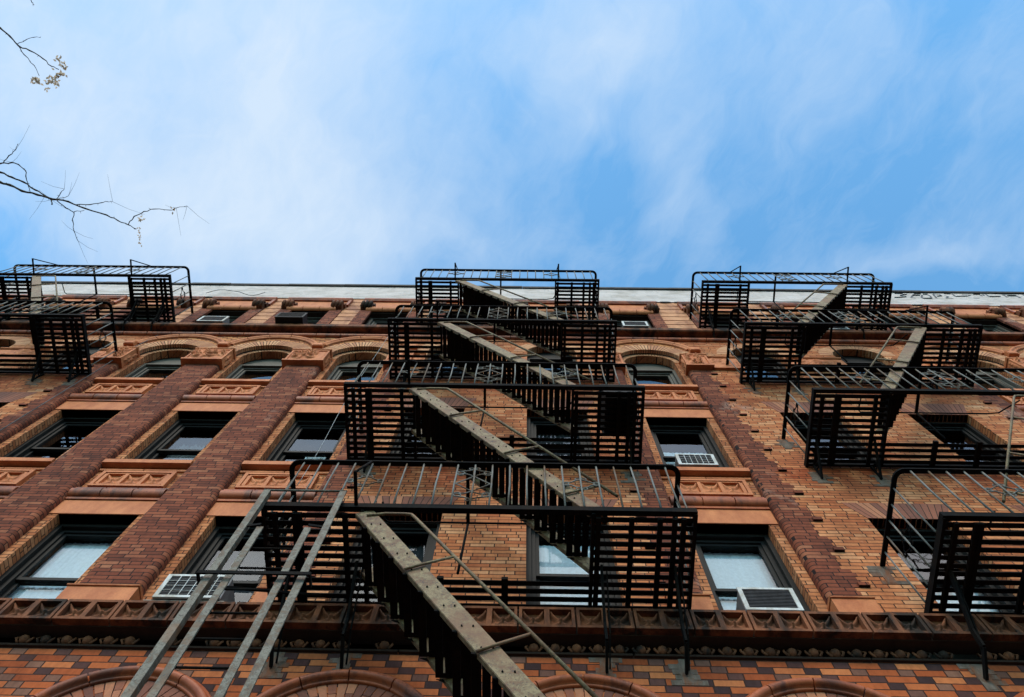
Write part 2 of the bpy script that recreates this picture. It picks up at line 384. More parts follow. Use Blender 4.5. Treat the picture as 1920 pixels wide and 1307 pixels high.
for si, (a, b, wx) in enumerate(SECT):
    mb = MB(); c_ = [a+(.2 if a > X0 else 0)]+([(wx[0]+wx[1])/2] if wx else [])+[b-(.2 if b < X1 else 0)]
    if not wx: cell(mb, c_[0], c_[-1], 8.3, 18.5, 0)
    for i, xc in enumerate(wx):
        x0, x1 = c_[i], c_[i+1]
        cell(mb, x0, x1, 8.3, 11.5, 0, ('rect', xc-SW, xc+SW, F3[0]+.14, F3[1])); cell(mb, x0, x1, 11.5, 15.0, 0, ('rect', xc-SW, xc+SW, F4[0]+.12, F4[1]+.03))
        cell(mb, x0, x1, 15.0, 18.5, 0, ('arch', xc-SW, xc+SW, 15.8, 17.6))
    if a > X0: mb.quad((a,0,16.5),(a+.2,0,16.5),(a+.2,0,18.5),(a,0,18.5))
    if b < X1: mb.quad((b-.2,0,16.5),(b,0,16.5),(b,0,18.5),(b-.2,0,18.5))
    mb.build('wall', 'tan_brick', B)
ALLW = sorted(BAYS+[q for s_ in SECT for q in s_[2]])
# ---- second floor wall with big arches, ground floor
mb = MB(); cuts = [X0]+[(p_+q_)/2 for p_, q_ in zip(ALLW, ALLW[1:])]+[X1]
for i, xc in enumerate(ALLW): cell(mb, cuts[i], cuts[i+1], 3.9, 8.0, 0, ('arch', xc-.46, xc+.46, 4.9, 6.86), .2)
mb.build('banded_wall', 'banded_brick', B)
MB().box(X0, X1, .0, .3, 0, 3.9).build('base_wall', 'banded_brick', B)
# ---- body, floors, roof behind
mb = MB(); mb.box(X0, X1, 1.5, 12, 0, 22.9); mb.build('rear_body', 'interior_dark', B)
mb = MB()
for x in (X0, X1-.25): mb.box(x, x+.25, .32, 12, 0, 23.5)
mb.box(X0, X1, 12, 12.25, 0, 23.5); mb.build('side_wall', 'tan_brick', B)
mb = MB()
for z in (4.2, 8.05, 11.35, 14.9, 18.45, 22.2): mb.box(X0+.26, X1-.26, .34, 1.49, z, z+.15)
mb.build('floor_slab', 'interior_floor', B)
MB().box(X0, X1, .25, 12.2, 22.95, 23.1).build('roof', 'roofing', B)
mb = MB()
for q, r_ in zip(ALLW, ALLW[1:]): mb.box((q+r_)/2-.04, (q+r_)/2+.04, .36, 1.48, 4.4, 22.1)
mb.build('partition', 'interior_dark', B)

# ---- rounded brick piers with plinth and carved capital
def rounded_prof(xa, xb, yf, yb, r, n=6, left=True, right=True):
    p_ = []
    if left: p_ += [(xa, yb)]+[(xa+r-r*math.cos(math.pi/2*i/n), yf+r-r*math.sin(math.pi/2*i/n)) for i in range(n+1)]
    else: p_ += [(xa, yb), (xa, yf)]
    if right: p_ += [(xb-r+r*math.sin(math.pi/2*i/n), yf+r-r*math.cos(math.pi/2*i/n)) for i in range(n+1)]+[(xb, yb)]
    else: p_ += [(xb, yf), (xb, yb)]
    return p_
def extrude(mb, prof, z0, z1, smooth=True, dz=None):
    n = len(prof); zs = [z0, z1]
    for a, b in zip(zs, zs[1:]):
        mb.add([(x,y,a) for x,y in prof]+[(x,y,b) for x,y in prof], [(i,i+1,i+1+n,i+n) for i in range(n-1)], smooth)
    mb.add([(x,y,z1) for x,y in prof], [tuple(range(n))]); mb.add([(x,y,z0) for x,y in prof], [tuple(range(n))])
def relief(mb, x0, x1, z0, z1, y, depth, fn, nx, nz, slope=0, side=0):
    """carved panel, fn(u,v in -1..1) gives height 0..1; side: 0 front, +1/-1 faces that way at x0"""
    vs = []
    for j in range(nz+1):
        for i in range(nx+1):
            u_, v_ = i/nx*2-1, j/nz*2-1; h = fn(u_, v_)*depth
            if side == 0: vs.append((x0+(x1-x0)*i/nx, y-h, z0+(z1-z0)*j/nz))
            else: vs.append((x0+side*h, y+(x1-x0)*i/nx, z0+(z1-z0)*j/nz))
    mb.add(vs, [(j*(nx+1)+i, j*(nx+1)+i+1, (j+1)*(nx+1)+i+1, (j+1)*(nx+1)+i) for j in range(nz) for i in range(nx)], True)
def foliage_fn(seed, k=7):
    rn = random.Random(seed); cs = [(rn.uniform(-.9,.9), rn.uniform(-.75,.75), rn.uniform(0, 6.28), rn.choice((-1,1))) for _ in range(k)]
    def f(u_, v_):
        h = .06
        for cx, cy, ph, sg in cs:
            dx_, dy_ = (u_-cx)*1.7, v_-cy; r = math.hypot(dx_, dy_)
            if r < .62:
                an = math.atan2(dy_, dx_); s_ = math.sin(r*17+sg*an*2+ph)
                h = max(h, (1-r/.62)**.5*(.45+.55*max(0, s_)))
        e = max(abs(u_), abs(v_)); return h*(1 if e < .93 else 0)
    return f
def flower(u_, v_):
    e = max(abs(u_), abs(v_))
    if e > .985: return 0
    h = 0; r = math.hypot(u_, v_)
    for sx in (-1, 1):            # four long leaves, bowed towards the top corners like a saltire
        for sz in (-1, 1):
            px1, pz1 = sx*.92, sz*.92; t_ = max(0, min(1, (u_*px1+v_*pz1)/(px1*px1+pz1*pz1)))
            bow = .16*math.sin(math.pi*t_); cx_, cz_ = px1*t_+0, pz1*t_-bow
            d = math.hypot(u_-cx_, v_-cz_); wd = .06+.17*math.sin(math.pi*min(1, t_*.9+.08))
            if d < wd: h = max(h, (.35+.65*t_)*(1-(d/wd)**2)**.5+.0-(.25 if d < .03 else 0))
    if abs(v_-.05) < .16 and abs(u_) < .55: h = max(h, .3*(1-abs(u_)/.55))
    if r < .22: h = max(h, (1-(r/.22)**2)**.5*.9)
    return min(1, max(0, h))
def capital(xa, xb, parent, seed, lside=True, rside=True):
    c_ = MB(); y0 = -.075
    c_.box(xa, xb, y0, RY, 16.56, 17.19)
    c_.box(xa-.025, xb+.025, y0-.035, RY, 16.49, 16.555)                  # bottom fillet
    c_.sweepx([(RY, 17.191)]+[(y0-.03+.035*math.sin(t_)*-1 if 0 else y0-.005-.035*math.sin(t_), 17.225-.034*math.cos(t_)) for t_ in [math.pi*i/6 for i in range(7)]]+[(RY, 17.259)], xa-.02, xb+.02)
    # frame strips round the carving
    for q in ((xa, xb, 16.556, 16.60), (xa, xb, 17.15, 17.19)): c_.box(q[0], q[1], y0-.018, y0, q[2], q[3])
    for q in (xa, xb-.035): c_.box(q, q+.035, y0-.0175, y0, 16.601, 17.149)
    o_ = c_.build('capital', 'terracotta', parent)
    c2 = MB(); f = foliage_fn(seed, 8)
    relief(c2, xa+.036, xb-.036, 16.601, 17.149, y0-.001, .10, f, 64, 48)
    if rside: relief(c2, xb+.001, xb+.001+.16, 16.58, 17.17, y0+.01, .05, foliage_fn(seed+99, 4), 18, 40, side=1)
    if lside: relief(c2, xa-.001, xa-.001+.16, 16.58, 17.17, y0+.01, .05, foliage_fn(seed+55, 4), 18, 40, side=-1)
    c2.build('carving', 'terracotta', o_)
    return o_
def pier(xa, xb, seed):
    mb = MB(); extrude(mb, rounded_prof(xa, xb, -.002, RY+.001, .065), 8.9, 16.56)
    p_ = mb.build('pier', 'brown_brick', B)
    k_ = MB(); k_.box(xa-.012, xb+.012, -.04, RY, 8.3, 8.9); k_.sweepx([(RY,8.901),(-.055,8.901),(-.06,8.915),(-.045,8.94),(RY,8.945)], xa-.02, xb+.02, smooth=False)
    k_.build('plinth', 'terracotta', p_)
    capital(xa-.02, xb+.02, p_, seed)
for gi, g in enumerate(GROUPS):
    for i, (p_, q_) in enumerate(zip(g, g[1:])): pier(p_+HJ, q_-HJ, gi*10+i)
# ---- toothed brown quoins at section edges
def quoin(xe, sgn, seed):
    """xe: edge beside the bay recess; sgn: direction in which the section lies"""
    h = .0705; mb = MB(); r = .065; n = 6
    arc = [(xe+sgn*(r-r*math.cos(math.pi/2*i/n)), -.003+r-r*math.sin(math.pi/2*i/n)) for i in range(n+1)]
    prof = [(xe, RY+.001)]+arc+[(xe+sgn*.24, -.003)]
    z0 = 8.9
    mb.add([(x,y,z0) for x,y in prof]+[(x,y,16.56) for x,y in prof], [(i,i+1,i+1+len(prof),i+len(prof)) for i in range(len(prof)-1)], True)
    nrow = int((16.56-8.93)/h); zz = math.floor(z0/h)+1
    for k in range(0, nrow):
        ph = (zz+k) % 10; wd = .31+(.085 if ph < 5 else 0)+(.03 if ph in (1, 3, 6, 8) else 0)
        za = (zz+k)*h; 
        if wd > .241 and za+h < 16.56: mb.quad((xe+sgn*.24,-.003,za),(xe+sgn*wd,-.003,za),(xe+sgn*wd,-.003,za+h),(xe+sgn*.24,-.003,za+h))
    q_ = mb.build('quoin', 'brown_brick', B)
    for k in range(0, nrow-1):
        if (zz+k) % 10 == 0:
            st = MB(); za = (zz+k)*h; st.box(min(xe+sgn*.36, xe+sgn*.47), max(xe+sgn*.36, xe+sgn*.47), -.03, -.001, za+.004, za+h-.004); st.build('tooth_brick', 'brown_brick', q_)
    k_ = MB(); a, b = sorted((xe-sgn*.012, xe+sgn*.40)); k_.box(a, b, -.04, RY, 8.3, 8.9); k_.sweepx([(RY,8.901),(-.055,8.901),(-.06,8.915),(-.045,8.94),(RY,8.945)], a-.008, b+.008, smooth=False)
    k_.build('plinth', 'terracotta', q_)
    a, b = sorted((xe-sgn*.02, xe+sgn*.44)); capital(a, b, q_, seed, sgn > 0, sgn < 0)
for i, (a, b, wx) in enumerate(SECT):
    if a > X0: quoin(a, 1, 200+i)
    if b < X1: quoin(b, -1, 300+i)

# ---- windows
def window(xc, hw, z0, z1, y, arch=False, mat='frame_paint', blind=None, lower=None, spring=None, mull=.5):
    """y: plane of the outside reveal; z1 = top or, for arches, spring line"""
    yf = y+.125; mb = MB(); a, b = xc-hw, xc+hw; fw = .05
    top = z1
    # two stepped casings
    for (o_, y0, y1, wd) in ((0, yf, yf+.05, .055), (.055, yf+.052, yf+.17, .05)):
        mb.box(a+o_, a+o_+wd, y0, y1, z0, top-o_); mb.box(b-o_-wd, b-o_, y0, y1, z0, top-o_)
        mb.box(a+o_+wd, b-o_-wd, y0, y1, top-o_-wd*1.1, top-o_)
        mb.box(a+o_+wd, b-o_-wd, y0, y1, z0, z0+wd*.8)
    if arch:      # filled head above the spring line
        N = 18; pts = [(xc+hw*math.cos(math.pi*i/N), z1+hw*math.sin(math.pi*i/N)) for i in range(N+1)]
        mb.prism(pts, yf+.03, yf+.1)
    wn = mb.build('window', mat, B)
    ia, ib = a+.105, b-.105; it = top-.11; ibt = z0+.045; mid = ibt+(it-ibt)*mull; sw = .042
    s1 = MB(); ys = yf+.075    # upper sash (outer)
    s1.box(ia, ia+sw, ys, ys+.035, mid-.02, it); s1.box(ib-sw, ib, ys, ys+.035, mid-.02, it); s1.box(ia+sw, ib-sw, ys, ys+.035, it-sw, it); s1.box(ia+sw, ib-sw, ys, ys+.035, mid-.025, mid+.025)
    s1.build('sash', mat, wn)
    s2 = MB(); yl = yf+.115
    s2.box(ia, ia+sw, yl, yl+.035, ibt, mid+.02); s2.box(ib-sw, ib, yl, yl+.035, ibt, mid+.02); s2.box(ia+sw, ib-sw, yl, yl+.035, ibt, ibt+.07); s2.box(ia+sw, ib-sw, yl, yl+.035, mid-.02, mid+.02)
    s2.build('sash', mat, wn)
    MB().quad((ia+sw,ys+.018,mid+.02),(ib-sw,ys+.018,mid+.02),(ib-sw,ys+.018,it-sw),(ia+sw,ys+.018,it-sw)).build('pane', 'glass', wn, False)
    MB().quad((ia+sw,yl+.018,ibt+.06),(ib-sw,yl+.018,ibt+.06),(ib-sw,yl+.018,mid-.015),(ia+sw,yl+.018,mid-.015)).build('pane', 'glass', wn, False)
    H_ = it-ibt
    def cloth(f0, f1, matn, xa=0.0, xb=1.0, fold=.004, yy=.19, name='blind'):
        m_ = MB(); N = 40; za, zb = ibt+H_*f0, ibt+H_*f1; w_ = ib-ia
        ps = [(ia+w_*(xa+(xb-xa)*i/N), yf+yy+fold*math.sin(i*1.9)+fold*.6*math.sin(i*.7)) for i in range(N+1)]
        m_.add([(x_,y_,za) for x_,y_ in ps]+[(x_,y_,zb) for x_,y_ in ps], [(i,i+1,i+N+2,i+N+1) for i in range(N)], True)
        m_.build(name, matn, wn, False)
    for spec in (blind or ()):
        cloth(*spec)
    return wn
W3 = {-6.825: [(0, 1, 'blind')], -4.975: [(0, 1, 'blind', 0, 1, .006)], -3.125: [(0, 1, 'curtain_dark', 0, 1, .01, .24, 'curtain')], 2.365: [(0, 1, 'blind')],
      -1.405: [(0, 1, 'curtain_dark', 0, 1, .01, .24, 'curtain')], .505: [(0, .96, 'blind')], 4.44: [(0, .55, 'blind', 0, 1, .02, .19, 'curtain')], 6.42: [(0, .6, 'blind')]}
W4 = {-6.825: [(0, .06, 'paper')], -4.975: [(0, .19, 'paper', .12, 1), (.2, .85, 'curtain_grey', 0, 1, .03, .3, 'curtain')], -3.125: [(0, .18, 'paper', .05, 1), (.42, .60, 'paper', .4, .8, .02), (0, .3, 'curtain_grey', .5, 1, .02, .25, 'curtain')], 2.365: [(0, .72, 'blind')],
      -1.405: [(0, .35, 'blind')], .505: [(0, 1, 'curtain_dark', 0, 1, .01, .24, 'curtain')], 4.44: [(0, .2, 'curtain_grey')], 6.42: [(0, .5, 'curtain_grey', 0, 1, .02, .2, 'curtain')]}
W5 = {-6.825: [(0, .12, 'curtain_grey')], -4.975: [(0, .45, 'paper', .1, 1)], -3.125: [(0, .3, 'curtain_dark', 0, 1, .02, .25, 'curtain')], 2.365: [(0, .5, 'curtain_dark', 0, 1, .01, .2, 'curtain')], 8.475: [(0, .4, 'blind', 0, .6)]}
for xc in ALLW:
    bay = xc in BAYS; y = RY if bay else 0; hw = HW if bay else SW
    if bay:
        window(xc, hw, *F3, y, blind=W3.get(xc, [(0, .7, 'blind')] if int(xc*7) % 2 else None)); window(xc, hw, *F4, y, blind=W4.get(xc, [(0, .4, 'blind')] if int(xc*5) % 2 else None))
        window(xc, hw, F5S, F5C, y, True, 'frame_grey', W5.get(xc), mull=.45)
    else:
        window(xc, hw, F3[0]+.14, F3[1], y, blind=W3.get(xc)); window(xc, hw, F4[0]+.12, F4[1]+.03, y, blind=W4.get(xc))
        window(xc, hw, 15.8, 17.6, y, True, 'frame_paint', W5.get(xc))
    window(xc, .44, 18.84, 20.84, .02, False, 'frame_grey')
    window(xc, .46, 4.9, 6.86, .1, True)

# ---- terracotta trim of the bays: lintel, torus, carved panel, sill
def torus_prof(yb, z0, z1, r, n=8):
    zc = (z0+z1)/2; h = (z1-z0)/2
    return [(yb, z0)]+[(yb-.01-r*math.sin(math.pi*i/n), zc-h*math.cos(math.pi*i/n)) for i in range(n+1)]+[(yb, z1)]
for xc in BAYS:
    a, b = xc-HJ, xc+HJ; nth = BAYS.index(xc)
    for (zo, zt, tl, th, pl, ph_, zs) in ((F3[1], 11.03, 11.09, 11.31, 11.37, 11.82, 12.12), (F4[1], 14.62, 14.68, 14.90, 14.98, 15.45, 15.67)):
        MB().box(a+.001, b-.001, RY-.012, RY+.13, zo, zt).build('lintel', 'terracotta', B)
        mb = MB(); mb.box(a+.001, b-.001, RY-.03, RY+.02, zt+.005, tl-.002)
        mb.sweepx(torus_prof(RY-.01, tl, th-.03, .07), a+.001, b-.001, .43)
        mb.sweepx([(RY,th-.028),(RY-.055,th-.028),(RY-.055,th-.004),(RY,th+.004)], a+.001, b-.001, .43, smooth=False)
        mb.build('torus_molding', 'terracotta_glaze', B)
        # carved panel with raised frame and three flowers
        pa, pb = xc-.475, xc+.475; mb = MB()
        mb.box(pa, pb, RY-.055, RY, pl, pl+.045); mb.box(pa, pb, RY-.055, RY, ph_-.045, ph_)
        mb.box(pa, pa+.045, RY-.055, RY, pl+.046, ph_-.046); mb.box(pb-.045, pb, RY-.055, RY, pl+.046, ph_-.046)
        ia, ib, iz0, iz1 = pa+.075, pb-.075, pl+.075, ph_-.075
        mb.box(pa+.045, pb-.045, RY-.006, RY+.002, pl+.046, ph_-.046)
        for q in ((pa+.055, pa+.075, pl+.055, ph_-.055), (pb-.075, pb-.055, pl+.055, ph_-.055)): mb.box(q[0], q[1], RY-.035, RY-.004, q[2], q[3])
        wq = (ib-ia); sq = (iz1-iz0)
        cx = [ia+wq*(k+.5)/3 for k in range(3)]; hs = min(wq/6-.018, sq/2-.012)
        # grid bars between flowers
        mb.box(ia, ib, RY-.045, RY-.004, iz0-.02, iz0); mb.box(ia, ib, RY-.045, RY-.004, iz1, iz1+.02)
        for k in range(4):
            xb_ = ia+wq*k/3; mb.box(xb_-.022, xb_+.022, RY-.0455, RY-.004, iz0+.0005, iz1-.0005)
        pn = mb.build('carved_panel', 'terracotta', B); fl = MB()
        for c_ in cx: relief(fl, c_-wq/6+.021, c_+wq/6-.021, iz0+.001, iz1-.001, RY-.0065, .042, flower, 22, 20)
        fl.build('flower_carving', 'terracotta', pn)
        # sill
        s_ = MB(); s_.sweepx([(RY+.12, zs+.0), (RY-.10, zs-.02), (RY-.10, zs-.125), (RY-.03, zs-.132), (RY+.0, zs-.125)], a+.004, b-.004, None, smooth=False)
        s_.sweepx(torus_prof(RY-.004, zs-.235, zs-.17, .018, 6), a+.002, b-.002, .6)
        s_.build('sill', 'terracotta', B)
    # roman arch of radial bricks + soffit
    mb = MB(); N = 40; ri, ro = .585, .90
    for k in range(N):
        a0 = math.pi*k/N+.010; a1 = math.pi*(k+1)/N-.010
        vs = [(xc+r_*math.cos(t_), y_, F5C+r_*math.sin(t_)) for y_ in (-.006, RY+.002) for r_, t_ in ((ri, a0), (ro, a0), (ro, a1), (ri, a1))]
        mb.add(vs, [(0,1,2,3),(7,6,5,4),(0,4,5,1),(1,5,6,2),(2,6,7,3),(3,7,4,0)])
    ab_ = mb.build('brick_arch', 'arch_brick' if 'arch_brick' in MAT else 'tan_brick', B)
    MB().sweeparc([(.583, RY), (.589, -.003), (.897, -.003), (.897, 0)], xc, F5C, 0, math.pi).build('mortar_bed', 'mortar_shadow', ab_)
    mb = MB()
    for k in range(30):
        a0 = math.pi*k/30+.013; a1 = math.pi*(k+1)/30-.013
        vs = [(xc+r_*math.cos(t_), y_, F5C+r_*math.sin(t_)) for y_ in (RY-.012, RY+.12) for r_, t_ in ((.478, a0), (.575, a0), (.575, a1), (.478, a1))]
        mb.add(vs, [(0,1,2,3),(7,6,5,4),(0,4,5,1),(1,5,6,2),(2,6,7,3),(3,7,4,0)])
    mb.build('inner_arch', 'bay_brick', B)
for g in GROUPS:
    for i, xc in enumerate(g):
        # label moulding over the arch
        zc, ro = 17.49, .965; a0 = math.asin((17.83-zc)/ro); mb = MB()
        mb.sweeparc([(.835, 0), (.835, -.03), (.86, -.045), (.885, -.03), (.89, -.022), (.905, -.05), (.94, -.062), (.965, -.045), (.965, 0)], xc, zc, a0, math.pi-a0, .42)
        mb.build('arch_molding', 'terracotta', B)
        for s_ in ((-1, 1) if i == 0 else (1,)):
            c_ = xc+s_*.925
            if i < len(g)-1 or s_ < 0 or True:
                k_ = MB(); k_.box(c_-.10, c_+.10, -.075, 0, 17.62, 17.80); k_.box(c_-.085, c_+.085, -.085, -.0755, 17.64, 17.78); k_.build('label_stop', 'terracotta', B)

# ---- section trim: flat arches, frieze band, arched heads
def flat_arch(xc, hw, z0, z1):
    mb = MB(); n = 15; sp = .17
    for k in range(n):
        def X(f, top): return xc+(hw+(sp if top else 0))*(2*f-1)
        f0, f1 = k/n, (k+1)/n; g_ = .0055
        mb.prism([(X(f0,0)+g_, z0), (X(f1,0)-g_, z0), (X(f1,1)-g_, z1), (X(f0,1)+g_, z1)], -.004, .12)
    fa = mb.build('flat_arch', 'arch_brick', B); MB().prism([(xc-hw, z0+.003), (xc+hw, z0+.003), (xc+hw+sp-.01, z1-.003), (xc-hw-sp+.01, z1-.003)], -.0022, .11).build('mortar_bed', 'mortar_shadow', fa); return fa
# radial/flat arch brick: per-piece tint without courses
m, t, p, o = newmat('arch_brick'); P = posn(t)
isl = t.node('ShaderNodeNewGeometry').outputs['Random Per Island']
c = t.ramp(isl, [(0, (.11, .03, .017)), (.4, (.20, .055, .026)), (.7, (.28, .08, .035)), (1, (.40, .145, .065))])
f = t.noise(P, 24, 5, .7); c = t.mix(.5, c, t.ramp(f, [(.25, (.5, .5, .5)), (.6, (1, 1, 1)), (.8, (1.2, 1.15, 1.1))]), 'MULTIPLY')
t.l.new(c, p.inputs['Base Color']); p.inputs['Roughness'].default_value = .85; t.l.new(t.bump(f, .5, .005), p.inputs['Normal'])
m, t, p, o = newmat('voussoir_brick'); P = posn(t)
isl = t.node('ShaderNodeNewGeometry').outputs['Random Per Island']
c = t.ramp(isl, [(0, (.36, .13, .055)), (.5, (.48, .20, .085)), (1, (.56, .27, .13))])
f = t.noise(P, 24, 5, .7); c = t.mix(.5, c, t.ramp(f, [(.25, (.5, .5, .5)), (.6, (1, 1, 1)), (.8, (1.2, 1.15, 1.1))]), 'MULTIPLY')
t.l.new(c, p.inputs['Base Color']); p.inputs['Roughness'].default_value = .85; t.l.new(t.bump(f, .5, .005), p.inputs['Normal'])
for o_ in B.children:
    if o_.name.startswith('brick_arch') or o_.name.startswith('inner_arch'): o_.data.materials[0] = MAT['voussoir_brick']
for a, b, wx in SECT:
    for xc in wx:
        flat_arch(xc, SW, F3[1], 11.08); flat_arch(xc, SW, F4[1]+.03, 14.78)
        mb = MB()
        for k in range(26):
            a0 = math.pi*k/26+.007; a1 = math.pi*(k+1)/26-.007
            vs = [(xc+r_*math.cos(t_), y_, 17.6+r_*math.sin(t_)) for y_ in (-.005, .12) for r_, t_ in ((SW, a0), (SW+.26, a0), (SW+.26, a1), (SW, a1))]
            mb.add(vs, [(0,1,2,3),(7,6,5,4),(0,4,5,1),(1,5,6,2),(2,6,7,3),(3,7,4,0)])
        va = mb.build('brick_arch', 'voussoir_brick', B); MB().sweeparc([(SW+.003, .11), (SW+.003, -.0022), (SW+.257, -.0022), (SW+.257, 0)], xc, 17.6, 0, math.pi).build('mortar_bed', 'mortar_shadow', va)
    edges = [a+.43 if a > X0 else a]+[q for xc in wx for q in (xc-SW-.0, xc+SW+.0)]+[b-.43 if b < X1 else b]
    for i in range(0, len(edges), 2):
        xa, xb = edges[i], edges[i+1]
        if xb-xa < .1: continue
        k_ = MB(); k_.box(xa, xb, -.03, 0, 16.56, 17.19); k_.box(xa, xb, -.06, 0, 16.49, 16.555)
        k_.sweepx(torus_prof(0, 17.195, 17.265, .06, 6), xa, xb, .5)
        fr_o = k_.build('carved_band', 'terracotta', B); r_ = MB(); relief(r_, xa+.02, xb-.02, 16.58, 17.17, -.031, .05, foliage_fn(int(xa*10)+500, max(5, int((xb-xa)*9))), max(16, int((xb-xa)*56)), 34)
        r_.build('carving', 'terracotta', fr_o)

# ---- string course under the top floor
mb = MB(); mb.sweepx([(0, 18.83), (-.2, 18.83), (-.2, 18.67), (-.17, 18.655), (0, 18.655)], X0, X1, 1.1, .008, smooth=False); mb.build('cornice_ledge', 'old_terracotta', B)
mb = MB(); mb.sweepx(torus_prof(0, 18.46, 18.59, .065), X0, X1, .5); mb.build('cornice_molding', 'terracotta_glaze', B)
# ---- top floor: channelled stone bands, hood, corbels, pilasters
mb = MB(); cuts = [X0]+[(p_+q_)/2 for p_, q_ in zip(ALLW, ALLW[1:])]+[X1]
for i, xc in enumerate(ALLW): cell(mb, cuts[i], cuts[i+1], 18.6, 22.2, .03, ('rect', xc-.44, xc+.44, 18.84, 20.84), .12)
mb.build('top_wall', 'mortar_shadow', B)
nb_ = 9; bh = (22.17-18.84)/nb_
for i in range(len(ALLW)+1):
    xa = X0 if i == 0 else ALLW[i-1]+.72; xb = X1 if i == len(ALLW) else ALLW[i]-.72; mb = MB()
    for k in range(nb_):
        z0 = 18.84+k*bh+.03; z1 = 18.84+(k+1)*bh-.022
        mb.box(xa, xb, 0, .031, z0, z1)
    mb.build('channelled_wall', 'channel_stone', B)
for xc in ALLW:
    for s_ in (-1, 1):
        a, b = sorted((xc+s_*.44, xc+s_*.715)); mb = MB(); mb.box(a, b, -.02, .1, 18.835, 20.93); pl_ = mb.build('pilaster', 'pilaster_brick' if 'pilaster_brick' in MAT else 'brown_brick', B)
        cb = MB(); c_ = (a+b)/2; cb.box(c_-.17, c_+.17, -.10, .1, 21.14, 21.30)
        cb.sweepx([(.1, 20.95), (-.05, 20.95), (-.12, 21.0), (-.15, 21.08), (-.10, 21.13), (.1, 21.135)], c_-.13, c_+.13)
        for q in (-.09, 0, .09): cb.tube([(c_+q, -.10, 21.28), (c_+q, -.16, 21.16), (c_+q, -.15, 21.02), (c_+q*.7, -.06, 20.95)], [.03, .045, .04, .02], 6)
        cb.build('corbel', 'old_terracotta', pl_)
    mb = MB(); mb.sweepx(torus_prof(.0, 20.87, 21.13, .075), xc-.58, xc+.58, .4); mb.box(xc-.715, xc+.715, -.012, .03, 21.135, 21.80)
    hd = mb.build('hood_panel', 'terracotta', B); mb = MB()
    mb.sweepx([(0, 21.80), (-.05, 21.80), (-.09, 21.86), (-.09, 21.93), (0, 21.95)], xc-.78, xc+.78, None, smooth=False)
    for s_ in (-1, 1):
        a, b = sorted((xc+s_*.715, xc+s_*.78)); mb.box(a, b, -.06, 0, 21.31, 21.799)
    mb.build('hood_molding', 'terracotta_glaze', B)
# ---- parapet
pp = MB().box(X0, X1, -.02, .3, 22.17, 23.58).build('parapet', 'white_parapet', B)
mb = MB(); xx = X0
while xx < X1:
    L = random.uniform(.9, 1.9); j = random.uniform(-.008, .008); mb.box(xx, min(xx+L-.006, X1), -.06+j, .34, 23.585+j*.5, 23.75+j); xx += L
mb.build('coping', 'tar', pp)
mb = MB(); xx = X0
while xx < X1-.5:      # ragged flashing at the foot of the white paint
    L = random.uniform(.25, .9)
    if random.random() < .45: mb.prism([(xx, 22.12), (xx+L*.5, 22.10), (xx+L, 22.135), (xx+L, 22.175), (xx+L*.6, 22.20), (xx, 22.18)], -.03, -.018)
    xx += L+random.uniform(.05, .5)
mb.build('flashing', 'tar', pp)
G = [[(9.501,23.45),(9.713,23.46),(9.78,23.37),(9.548,23.22),(9.643,23.08),(9.472,22.98),(9.303,22.97)],[(10.166,23.44),(9.992,23.43),(9.737,23.02),(9.831,22.95)],[(9.873,23.24),(10.065,23.25)],[(10.163,23.35),(10.032,23.08),(9.998,22.9),(10.205,22.9),(10.31,23.2),(10.327,23.42),(10.203,23.4)],[(10.506,23.5),(10.359,22.96)],[(10.506,23.5),(10.646,23.42),(10.599,23.22),(10.463,23.18)],[(10.786,23.5),(10.961,23.51)],[(10.719,23.3),(10.749,23.17),(10.607,23.0),(10.775,22.97)],[(11.006,23.5),(10.941,23.18),(11.241,23.22),(11.428,23.42),(11.229,23.46)],[(11.52,23.46),(11.694,23.47),(11.657,23.3)],[(11.79,23.53),(11.734,23.34)],[(11.322,23.04),(11.451,23.02)],[(11.878,23.53),(11.807,23.22),(12.095,23.23)],[(12.305,23.54),(12.239,23.17)],[(12.299,23.5),(12.587,23.48),(12.535,23.1)],[(12.31,23.32),(12.542,23.33)],[(12.809,23.52),(12.794,23.2)],[(12.802,23.36),(12.977,23.37)],[(13.048,23.5),(13.206,23.45)],[(12.996,23.37),(13.007,23.2)]]
mb = MB()
for st_ in G:
    for (xa, za), (xb, zb) in zip(st_, st_[1:]): mb.beam((xa, -.0215, za), (xb, -.0215, zb), .003, .05, up=(1, 0, .3))
mb.build('graffiti', 'graffiti_paint', pp)

